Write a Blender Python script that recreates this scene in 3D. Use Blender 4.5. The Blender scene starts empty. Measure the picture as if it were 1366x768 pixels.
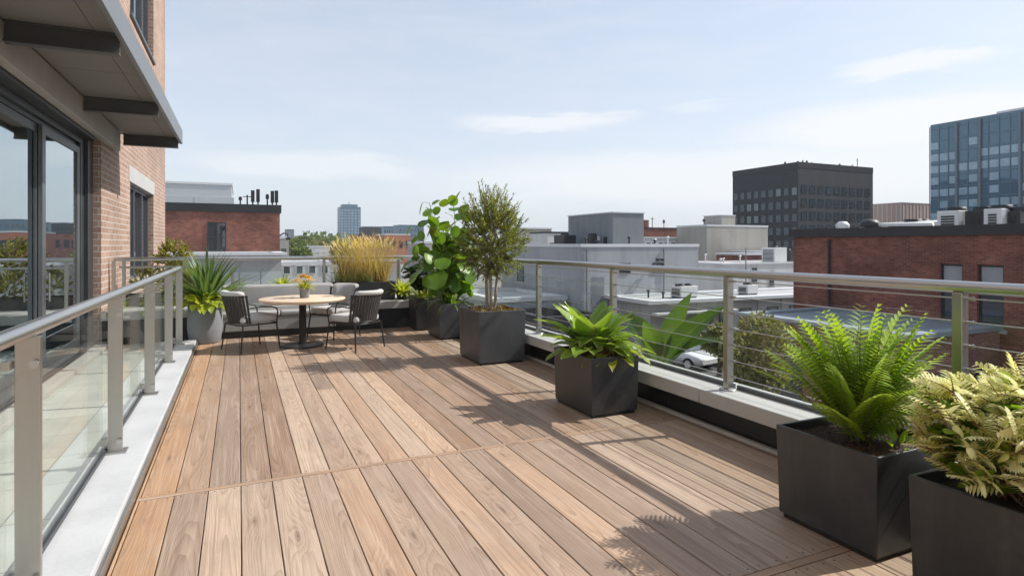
import bpy, math, random
from mathutils import Vector, Matrix, Quaternion
R = math.radians
PI = math.pi
scene = bpy.context.scene
COL = scene.collection
rng = random.Random(7)
YAW = R(24.5)
CS, SN = math.cos(YAW), math.sin(YAW)
EYE = 1.6


def spot(px, d):
    """plan position on the bearing of column px (of 1366), d metres ahead of the viewpoint"""
    xc = (px - 683) / 800 * d
    return xc * CS + d * SN, -xc * SN + d * CS


def high(py, d):
    return EYE - (py - 326) * d / 800


# ------------------------------------------------------------------ mesh builder
class MB:
    def __init__(self):
        self.v = []; self.f = []; self.uv = []; self.c = []; self.sm = []

    def face(self, pts, uv=None, c=(0.5, 0.5, 0.5), smooth=False):
        n = len(self.v)
        self.v.extend([tuple(p) for p in pts])
        self.f.append(tuple(range(n, n + len(pts))))
        self.uv.append(uv); self.c.append(c); self.sm.append(smooth)

    def grid(self, rows, uvs=None, c=(0.5, 0.5, 0.5), smooth=True, close=False):
        """rows: list of equal-length point lists"""
        n = len(self.v); m = len(rows[0])
        for r in rows:
            self.v.extend([tuple(p) for p in r])
        for i in range(len(rows) - 1):
            for j in range(m if close else m - 1):
                k = (j + 1) % m
                self.f.append((n + i * m + j, n + i * m + k, n + (i + 1) * m + k, n + (i + 1) * m + j))
                self.uv.append(None if uvs is None else [uvs[i][j], uvs[i][k], uvs[i + 1][k], uvs[i + 1][j]])
                self.c.append(c); self.sm.append(smooth)

    def box(self, x0, y0, z0, x1, y1, z1, M=None, c=(0.5, 0.5, 0.5), taper=0.0):
        if x0 > x1: x0, x1 = x1, x0
        if y0 > y1: y0, y1 = y1, y0
        if z0 > z1: z0, z1 = z1, z0
        t = taper
        p = [(x0 + t, y0 + t, z0), (x1 - t, y0 + t, z0), (x1 - t, y1 - t, z0), (x0 + t, y1 - t, z0),
             (x0, y0, z1), (x1, y0, z1), (x1, y1, z1), (x0, y1, z1)]
        if M is not None:
            p = [tuple(M @ Vector(q)) for q in p]
        n = len(self.v); self.v.extend(p)
        for f in ((0, 3, 2, 1), (4, 5, 6, 7), (0, 1, 5, 4), (1, 2, 6, 5), (2, 3, 7, 6), (3, 0, 4, 7)):
            self.f.append(tuple(n + i for i in f)); self.uv.append(None); self.c.append(c); self.sm.append(False)

    def tube(self, pts, r, seg=8, c=(0.5, 0.5, 0.5), cap=True):
        pts = [Vector(p) for p in pts]
        rr = r if isinstance(r, (list, tuple)) else [r] * len(pts)
        rows = []; up = None
        for i, p in enumerate(pts):
            a = pts[max(i - 1, 0)]; b = pts[min(i + 1, len(pts) - 1)]
            t = (b - a).normalized()
            if up is None:
                up = t.orthogonal().normalized()
            else:
                up = (up - t * up.dot(t))
                up = up.normalized() if up.length > 1e-5 else t.orthogonal().normalized()
            s = t.cross(up)
            rows.append([p + (up * math.cos(2 * PI * k / seg) + s * math.sin(2 * PI * k / seg)) * rr[i] for k in range(seg)])
        self.grid(rows, None, c, True, True)
        if cap:
            self.face(list(reversed(rows[0])), None, c); self.face(rows[-1], None, c)

    def lathe(self, prof, seg=32, origin=(0, 0, 0), c=(0.5, 0.5, 0.5), smooth=True):
        o = Vector(origin)
        rows = [[o + Vector((r * math.cos(2 * PI * k / seg), r * math.sin(2 * PI * k / seg), z)) for k in range(seg)] for r, z in prof]
        self.grid(rows, None, c, smooth, True)

    def build(self, name, m, parent=None, bevel=0.0, seg=2, sub=0):
        me = bpy.data.meshes.new(name)
        me.from_pydata(self.v, [], self.f)
        ul = me.uv_layers.new(name='UVMap')
        at = me.attributes.new('rnd', 'FLOAT_COLOR', 'FACE')
        uvbuf = [0.0] * (2 * len(me.loops))
        V = self.v
        for p in me.polygons:
            u = self.uv[p.index]
            if u is None:
                nx, ny, nz = abs(p.normal.x), abs(p.normal.y), abs(p.normal.z)
                for li in p.loop_indices:
                    q = V[me.loops[li].vertex_index]
                    if nz >= nx and nz >= ny: a, b = q[0], q[1]
                    elif nx >= ny: a, b = q[1], q[2]
                    else: a, b = q[0], q[2]
                    uvbuf[2 * li] = a; uvbuf[2 * li + 1] = b
            else:
                for k, li in enumerate(p.loop_indices):
                    uvbuf[2 * li], uvbuf[2 * li + 1] = u[k]
        ul.data.foreach_set('uv', uvbuf)
        cb = []
        for c in self.c: cb.extend((c[0], c[1], c[2], 1.0))
        at.data.foreach_set('color', cb)
        me.polygons.foreach_set('use_smooth', self.sm)
        me.materials.append(m)
        me.update()
        o = bpy.data.objects.new(name, me)
        COL.objects.link(o)
        if parent is not None: o.parent = parent
        if bevel > 0:
            b = o.modifiers.new('bevel', 'BEVEL'); b.width = bevel; b.segments = seg; b.limit_method = 'ANGLE'
        if sub:
            s = o.modifiers.new('sub', 'SUBSURF'); s.levels = sub; s.render_levels = sub
        return o


def bx(*a, **k):
    b = MB(); b.box(*a, **k); return b


def tag(o, label=None, cat=None, group=None, kind=None):
    if label: o['label'] = label
    if cat: o['category'] = cat
    if group: o['group'] = group
    if kind: o['kind'] = kind
    return o


def thing(name, label, cat, loc=(0, 0, 0), rz=0.0, group=None):
    o = bpy.data.objects.new(name, None); COL.objects.link(o)
    o.location = loc; o.rotation_euler = (0, 0, rz)
    o.empty_display_size = 0.2
    return tag(o, label, cat, group)


def copy_tree(o, parent=None):
    c = o.copy(); COL.objects.link(c)
    if parent is not None: c.parent = parent
    for ch in list(o.children): copy_tree(ch, c)
    return c


# ------------------------------------------------------------------ node helper
class G:
    def __init__(self, name=None, nt=None):
        if nt is None:
            self.m = bpy.data.materials.new(name); self.m.use_nodes = True
            nt = self.m.node_tree
            for n in list(nt.nodes):
                nt.nodes.remove(n)
        self.nt = nt

    def n(self, t, **kw):
        x = self.nt.nodes.new('ShaderNode' + t)
        for k, v in kw.items(): setattr(x, k, v)
        return x

    def put(self, s, v):
        if v is None: return
        if isinstance(v, bpy.types.NodeSocket): self.nt.links.new(v, s)
        else:
            if isinstance(v, tuple) and len(v) == 3 and s.type == 'RGBA': v = (*v, 1.0)
            s.default_value = v

    def M(self, op, a, b=None, c=None, clamp=False):
        x = self.n('Math', operation=op); x.use_clamp = clamp
        for i, q in enumerate((a, b, c)): self.put(x.inputs[i], q)
        return x.outputs[0]

    def mix(self, f, a, b, mode='MIX'):
        x = self.n('Mix', data_type='RGBA', blend_type=mode); x.clamp_factor = True
        self.put(x.inputs[0], f); self.put(x.inputs[6], a); self.put(x.inputs[7], b)
        return x.outputs[2]

    def ramp(self, f, stops, interp='LINEAR'):
        x = self.n('ValToRGB'); x.color_ramp.interpolation = interp
        e = x.color_ramp.elements
        while len(e) > 1: e.remove(e[-1])
        for i, (p, c) in enumerate(stops):
            q = e[0] if i == 0 else e.new(p)
            q.position = p; q.color = (*c, 1.0) if len(c) == 3 else c
        self.put(x.inputs[0], f)
        return x.outputs[0]

    def noise(self, vec, scale, detail=3.0, rough=0.5, dist=0.0):
        x = self.n('TexNoise'); self.put(x.inputs['Vector'], vec)
        x.inputs['Scale'].default_value = scale; x.inputs['Detail'].default_value = detail
        x.inputs['Roughness'].default_value = rough; x.inputs['Distortion'].default_value = dist
        return x.outputs['Fac']

    def xyz(self, x, y, z=0.0):
        c = self.n('CombineXYZ'); self.put(c.inputs[0], x); self.put(c.inputs[1], y); self.put(c.inputs[2], z)
        return c.outputs[0]

    def sep(self, v):
        s = self.n('SeparateXYZ'); self.put(s.inputs[0], v); return s.outputs

    def uv(self): return self.n('TexCoord').outputs['UV']
    def obj(self): return self.n('TexCoord').outputs['Object']
    def attr(self):
        a = self.n('Attribute', attribute_name='rnd'); return self.sep(a.outputs['Vector'])

    def rng(self, v, a, b, c, d):
        x = self.n('MapRange'); self.put(x.inputs[0], v)
        for i, q in enumerate((a, b, c, d)): x.inputs[i + 1].default_value = q
        return x.outputs[0]

    def bump(self, h, strength=0.3, dist=0.01):
        b = self.n('Bump'); b.inputs['Strength'].default_value = strength; b.inputs['Distance'].default_value = dist
        self.put(b.inputs['Height'], h); return b.outputs[0]

    def bsdf(self, col, rough=0.5, metal=0.0, normal=None, spec=0.5, coat=0.0):
        p = self.n('BsdfPrincipled')
        self.put(p.inputs['Base Color'], col); self.put(p.inputs['Roughness'], rough)
        self.put(p.inputs['Metallic'], metal); self.put(p.inputs['Specular IOR Level'], spec)
        self.put(p.inputs['Coat Weight'], coat)
        if normal is not None: self.put(p.inputs['Normal'], normal)
        return p.outputs[0]

    def out(self, s):
        o = self.n('OutputMaterial'); self.put(o.inputs[0], s)
        return self.m


def scl(c, k): return tuple(min(1, q * k) for q in c)


def mat(name, col, rough=0.5, metal=0.0, var=0.12, vs=3.0, fine=40.0, bump=0.06, spec=0.5, stretch=None, coat=0.0):
    """painted / cast / fabric surface: uneven tone at two scales, uneven gloss and a fine bump"""
    g = G(name); co = g.obj()
    if stretch:
        s = g.sep(co); co = g.xyz(g.M('MULTIPLY', s[0], stretch[0]), g.M('MULTIPLY', s[1], stretch[1]), g.M('MULTIPLY', s[2], stretch[2]))
    a = g.noise(co, vs, 5, 0.6); b = g.noise(co, fine, 3, 0.6)
    f = g.M('ADD', g.M('MULTIPLY', a, 0.65), g.M('MULTIPLY', b, 0.35))
    c = g.ramp(f, [(0.3, scl(col, 1 - var)), (0.5, col), (0.72, scl(col, 1 + var))])
    ro = g.rng(a, 0.3, 0.7, max(0.02, rough - 0.06), min(1, rough + 0.08))
    return g.out(g.bsdf(c, ro, metal, g.bump(b, bump, 0.004), spec, coat))


def wall_mat(name, col, rough=0.8, var=0.14, metal=0.0):
    """rendered or clad wall: rain streaks, patches and panel-sized differences"""
    g = G(name); co = g.obj(); s = g.sep(co)
    st = g.noise(g.xyz(g.M('MULTIPLY', s[0], 1.3), g.M('MULTIPLY', s[1], 1.3), g.M('MULTIPLY', s[2], 0.10)), 1.0, 4, 0.65)
    bl = g.noise(co, 0.35, 5, 0.65); fi = g.noise(co, 5.0, 3, 0.6)
    f = g.M('ADD', g.M('MULTIPLY', st, 0.5), g.M('ADD', g.M('MULTIPLY', bl, 0.35), g.M('MULTIPLY', fi, 0.15)))
    c = g.ramp(f, [(0.32, scl(col, 1 - var * 1.7)), (0.5, col), (0.68, scl(col, 1 + var))])
    return g.out(g.bsdf(c, rough, metal, g.bump(fi, 0.08, 0.01), 0.35))


def scuffed(name, col):
    """powder-coated box with dust, dried water runs and rubbed patches"""
    g = G(name); co = g.obj(); s = g.sep(co)
    a = g.noise(co, 3.2, 5, 0.65); b = g.noise(co, 26, 4, 0.65)
    run = g.noise(g.xyz(g.M('MULTIPLY', s[0], 14), g.M('MULTIPLY', s[1], 14), g.M('MULTIPLY', s[2], 0.8)), 1.0, 3, 0.6)
    d = g.M('ADD', g.M('MULTIPLY', g.rng(a, 0.42, 0.72, 0.0, 1.0), 0.5), g.M('MULTIPLY', g.rng(run, 0.55, 0.75, 0.0, 1.0), 0.35))
    d = g.M('MULTIPLY', d, g.rng(b, 0.3, 0.7, 0.4, 1.0))
    c = g.mix(g.M('MULTIPLY', d, 0.55), col, (0.125, 0.118, 0.108))
    return g.out(g.bsdf(c, g.rng(d, 0.0, 0.8, 0.36, 0.66), 0, g.bump(b, 0.05, 0.003), 0.5))


def brick_mat(name, c1, c2, mortar, scale=1.0, bump=0.5, stain=0.25):
    g = G(name); uv = g.uv()
    b = g.n('TexBrick'); g.put(b.inputs['Vector'], uv)
    b.inputs['Scale'].default_value = 1.0 / scale
    b.inputs['Brick Width'].default_value = 0.22; b.inputs['Row Height'].default_value = 0.075
    b.inputs['Mortar Size'].default_value = 0.006; b.inputs['Mortar Smooth'].default_value = 0.2
    b.inputs['Bias'].default_value = 0.0
    b.inputs['Color1'].default_value = (*c1, 1); b.inputs['Color2'].default_value = (*c2, 1); b.inputs['Mortar'].default_value = (*mortar, 1)
    n = g.noise(uv, 0.6, 5, 0.6); n2 = g.noise(uv, 30, 3, 0.6)
    k = g.ramp(n, [(0.3, (1 - stain,) * 3), (0.7, (1 + stain * 0.4,) * 3)])
    c = g.mix(1.0, b.outputs['Color'], k, 'MULTIPLY')
    k2 = g.ramp(n2, [(0.3, (0.8,) * 3), (0.7, (1.1,) * 3)])
    c = g.mix(1.0, c, k2, 'MULTIPLY')
    h = g.M('ADD', g.M('MULTIPLY', b.outputs['Fac'], -1.0), g.M('MULTIPLY', n2, 0.3))
    return g.out(g.bsdf(c, 0.85, 0, g.bump(h, bump, 0.006), 0.3))


def glass_clear(name, tint=(0.965, 0.985, 0.975), ior=1.5, rough=0.0):
    g = G(name)
    lw = g.n('LayerWeight'); lw.inputs[0].default_value = 0.5
    fr = g.M('ADD', 0.022, g.M('MULTIPLY', g.M('POWER', lw.outputs['Facing'], 5.0), 0.5))
    t = g.n('BsdfTransparent'); t.inputs[0].default_value = (*tint, 1)
    gl = g.n('BsdfGlossy'); gl.inputs['Roughness'].default_value = rough; gl.inputs[0].default_value = (1, 1, 1, 1)
    m = g.n('MixShader'); g.put(m.inputs[0], fr); g.put(m.inputs[1], t.outputs[0]); g.put(m.inputs[2], gl.outputs[0])
    return g.out(m.outputs[0])


def glass_dark(name, col=(0.012, 0.015, 0.017), ior=1.9, tint=(0.85, 0.95, 1.0), wave=0.0, coat=0.0):
    """window glass with a dark room behind"""
    g = G(name)
    nrm = None
    if wave:
        nrm = g.bump(g.noise(g.obj(), 0.9, 1, 0.5), wave, 0.05)
    fr = g.n('Fresnel'); fr.inputs['IOR'].default_value = ior
    d = g.bsdf(col, 0.3, 0, None, 0.0)
    gl = g.n('BsdfGlossy'); gl.inputs['Roughness'].default_value = 0.015; gl.inputs[0].default_value = (*tint, 1)
    if nrm is not None:
        g.put(gl.inputs['Normal'], nrm)
    m = g.n('MixShader'); g.put(m.inputs[0], g.M('ADD', coat, g.M('MULTIPLY', fr.outputs[0], 1 - coat))); g.put(m.inputs[1], d); g.put(m.inputs[2], gl.outputs[0])
    return g.out(m.outputs[0])


def leaf_mat(name, dark, mid, light, trans=0.4, rough=0.42, rib=0.25, spec=0.45, edge=None, tcol=None):
    g = G(name); r = g.attr(); uv = g.sep(g.uv())
    n = g.noise(g.obj(), 9.0, 3, 0.6)
    f = g.M('ADD', g.M('MULTIPLY', r[0], 0.8), g.M('MULTIPLY', n, 0.3))
    c = g.ramp(f, [(0.1, dark), (0.5, mid), (0.92, light)])
    # midrib (u is across, -1..1) and side veins
    au = g.M('ABSOLUTE', uv[0])
    ribf = g.M('MULTIPLY', g.rng(au, 0.0, 0.13, 1.0, 0.0), rib)
    vein = g.M('SINE', g.M('MULTIPLY', g.M('ADD', uv[1], g.M('MULTIPLY', au, -0.25)), 70.0))
    veinf = g.M('MULTIPLY', g.rng(vein, 0.75, 1.0, 0.0, 1.0), rib * 0.35)
    c = g.mix(g.M('MAXIMUM', ribf, veinf), c, scl(light, 1.3))
    tipf = g.M('MULTIPLY', g.rng(g.M('ADD', uv[1], g.M('MULTIPLY', n, 0.3)), 0.93, 1.08, 0.0, 1.0), g.rng(r[1], 0.80, 0.9, 0.0, 0.85))
    c = g.mix(tipf, c, (0.17, 0.105, 0.035))
    c = g.mix(g.rng(r[2], 0.955, 0.985, 0.0, 0.7), c, (0.20, 0.15, 0.03))
    if edge is not None:
        c = g.mix(g.M('MULTIPLY', g.rng(au, 0.45, 0.85, 0.0, 1.0), g.rng(r[1], 0.2, 0.6, 0.3, 1.0)), c, edge)
    nm = g.bump(g.M('ADD', vein, g.M('MULTIPLY', n, 2.0)), 0.12, 0.004)
    p = g.bsdf(c, rough, 0, nm, spec)
    t = g.n('BsdfTranslucent')
    g.put(t.inputs[0], g.mix(0.7, c, tcol or scl((light[0] * 1.5, light[1] * 1.5, light[2] * 0.5), 1.0)))
    m = g.n('MixShader'); m.inputs[0].default_value = trans
    g.put(m.inputs[1], p); g.put(m.inputs[2], t.outputs[0])
    return g.out(m.outputs[0])


def wood_deck(name):
    g = G(name); s = g.sep(g.uv()); a = g.attr()
    u, v = s[0], s[1]
    off = g.M('MULTIPLY', a[2], 53.0)
    vo = g.M('ADD', v, off)
    # knots
    kv = g.n('TexVoronoi', voronoi_dimensions='2D'); g.put(kv.inputs['Vector'], g.xyz(g.M('MULTIPLY', u, 4.6), g.M('MULTIPLY', vo, 0.95)))
    kv.inputs['Scale'].default_value = 1.0
    kd = g.M('ADD', kv.outputs['Distance'], g.rng(g.sep(kv.outputs['Color'])[0], 0.80, 0.84, 1.0, 0.0))
    knot = g.rng(kd, 0.0, 0.085, 1.0, 0.0)
    halo = g.rng(kd, 0.0, 0.42, 1.0, 0.0); halo = g.M('MULTIPLY', halo, halo)
    w1 = g.noise(g.xyz(g.M('MULTIPLY', u, 2.5), g.M('MULTIPLY', vo, 0.42)), 1.0, 1.5, 0.45)
    w2 = g.noise(g.xyz(g.M('MULTIPLY', u, 14), g.M('MULTIPLY', vo, 0.9)), 1.0, 2, 0.5)
    cx = g.M('ADD', u, g.M('MULTIPLY', g.M('SUBTRACT', a[1], 0.5), 0.16))
    dep = g.M('ADD', g.M('MULTIPLY', w1, 0.19), g.M('MULTIPLY', a[1], 0.03))
    rad = g.M('SQRT', g.M('ADD', g.M('MULTIPLY', cx, cx), g.M('MULTIPLY', dep, dep)))
    ring = g.M('ADD', g.M('MULTIPLY', rad, 120.0), g.M('ADD', g.M('MULTIPLY', w2, 2.0), g.M('MULTIPLY', halo, 5.0)))
    rf = g.M('FRACT', ring)
    late = g.M('POWER', rf, 2.2)                         # soft early wood, hard late wood line
    fib = g.noise(g.xyz(g.M('MULTIPLY', u, 260), g.M('MULTIPLY', vo, 4.0)), 1.0, 3, 0.6)
    pore = g.noise(g.xyz(g.M('MULTIPLY', u, 520), g.M('MULTIPLY', vo, 16.0)), 1.0, 2, 0.6)
    broad = g.noise(g.xyz(g.M('MULTIPLY', u, 11), g.M('MULTIPLY', vo, 0.45)), 1.0, 3, 0.6)
    weather = g.noise(g.xyz(g.M('MULTIPLY', u, 5), g.M('MULTIPLY', vo, 2.0)), 1.0, 4, 0.65)
    tone = g.M('ADD', g.M('MULTIPLY', a[0], 0.58), g.M('MULTIPLY', broad, 0.50))
    base = g.ramp(tone, [(0.12, (0.235, 0.163, 0.122)), (0.38, (0.320, 0.230, 0.172)), (0.62, (0.415, 0.306, 0.230)), (0.9, (0.540, 0.418, 0.322))])
    warm = g.ramp(a[1], [(0.0, (0.93, 0.99, 1.06)), (0.6, (1.0, 1.0, 1.0)), (0.93, (1.03, 0.98, 0.92)), (1.0, (1.08, 0.95, 0.78))])
    base = g.mix(1.0, g.mix(1.0, base, warm, 'MULTIPLY'), (1.08, 1.04, 0.985), 'MULTIPLY')
    dk = g.M('ADD', g.M('MULTIPLY', late, 0.48), g.M('MULTIPLY', g.rng(fib, 0.35, 0.7, 0.0, 1.0), 0.42))
    c = g.mix(dk, base, g.mix(1.0, base, (0.50, 0.42, 0.36), 'MULTIPLY'))
    c = g.mix(g.M('MULTIPLY', g.rng(pore, 0.58, 0.75, 0.0, 1.0), 0.4), c, g.mix(1.0, base, (0.4, 0.34, 0.3), 'MULTIPLY'))
    c = g.mix(g.M('MULTIPLY', g.rng(weather, 0.45, 0.75, 0.0, 1.0), 0.26), c, (0.37, 0.315, 0.27))
    streak = g.noise(g.xyz(g.M('MULTIPLY', u, 46), g.M('MULTIPLY', vo, 0.9)), 1.0, 3, 0.6)
    c = g.mix(g.M('MULTIPLY', g.rng(streak, 0.54, 0.72, 0.0, 1.0), 0.42), c, (0.56, 0.45, 0.36))
    c = g.mix(g.M('MULTIPLY', g.rng(streak, 0.46, 0.28, 0.0, 1.0), 0.45), c, (0.17, 0.115, 0.085))
    c = g.mix(g.M('MULTIPLY', halo, 0.28), c, (0.17, 0.10, 0.065))
    c = g.mix(g.M('MULTIPLY', knot, 0.6), c, (0.085, 0.048, 0.030))
    dirt = g.noise(g.obj(), 1.1, 5, 0.65)
    c = g.mix(g.M('MULTIPLY', g.rng(dirt, 0.50, 0.72, 0.0, 1.0), 0.26), c, (0.16, 0.12, 0.09))
    h = g.M('ADD', g.M('MULTIPLY', late, -0.4), g.M('MULTIPLY', fib, -0.6))
    ro = g.rng(weather, 0.3, 0.7, 0.5, 0.68)
    return g.out(g.bsdf(c, ro, 0, g.bump(h, 0.22, 0.003), 0.3))


def tiles_mat(name, c1, c2, joint, w, h):
    g = G(name); uv = g.uv()
    b = g.n('TexBrick'); g.put(b.inputs['Vector'], uv); b.offset = 0.0
    b.inputs['Scale'].default_value = 1.0
    b.inputs['Brick Width'].default_value = w; b.inputs['Row Height'].default_value = h
    b.inputs['Mortar Size'].default_value = 0.005; b.inputs['Mortar Smooth'].default_value = 0.1
    b.inputs['Color1'].default_value = (*c1, 1); b.inputs['Color2'].default_value = (*c2, 1); b.inputs['Mortar'].default_value = (*joint, 1)
    n = g.noise(uv, 1.4, 6, 0.65); n2 = g.noise(uv, 90, 2, 0.6)
    c = g.mix(1.0, b.outputs['Color'], g.ramp(n, [(0.3, (0.8,) * 3), (0.7, (1.1,) * 3)]), 'MULTIPLY')
    c = g.mix(1.0, c, g.ramp(n2, [(0.3, (0.9,) * 3), (0.7, (1.06,) * 3)]), 'MULTIPLY')
    return g.out(g.bsdf(c, 0.6, 0, g.bump(g.M('MULTIPLY', b.outputs['Fac'], -1.0), 0.4, 0.004), 0.4))


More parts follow.
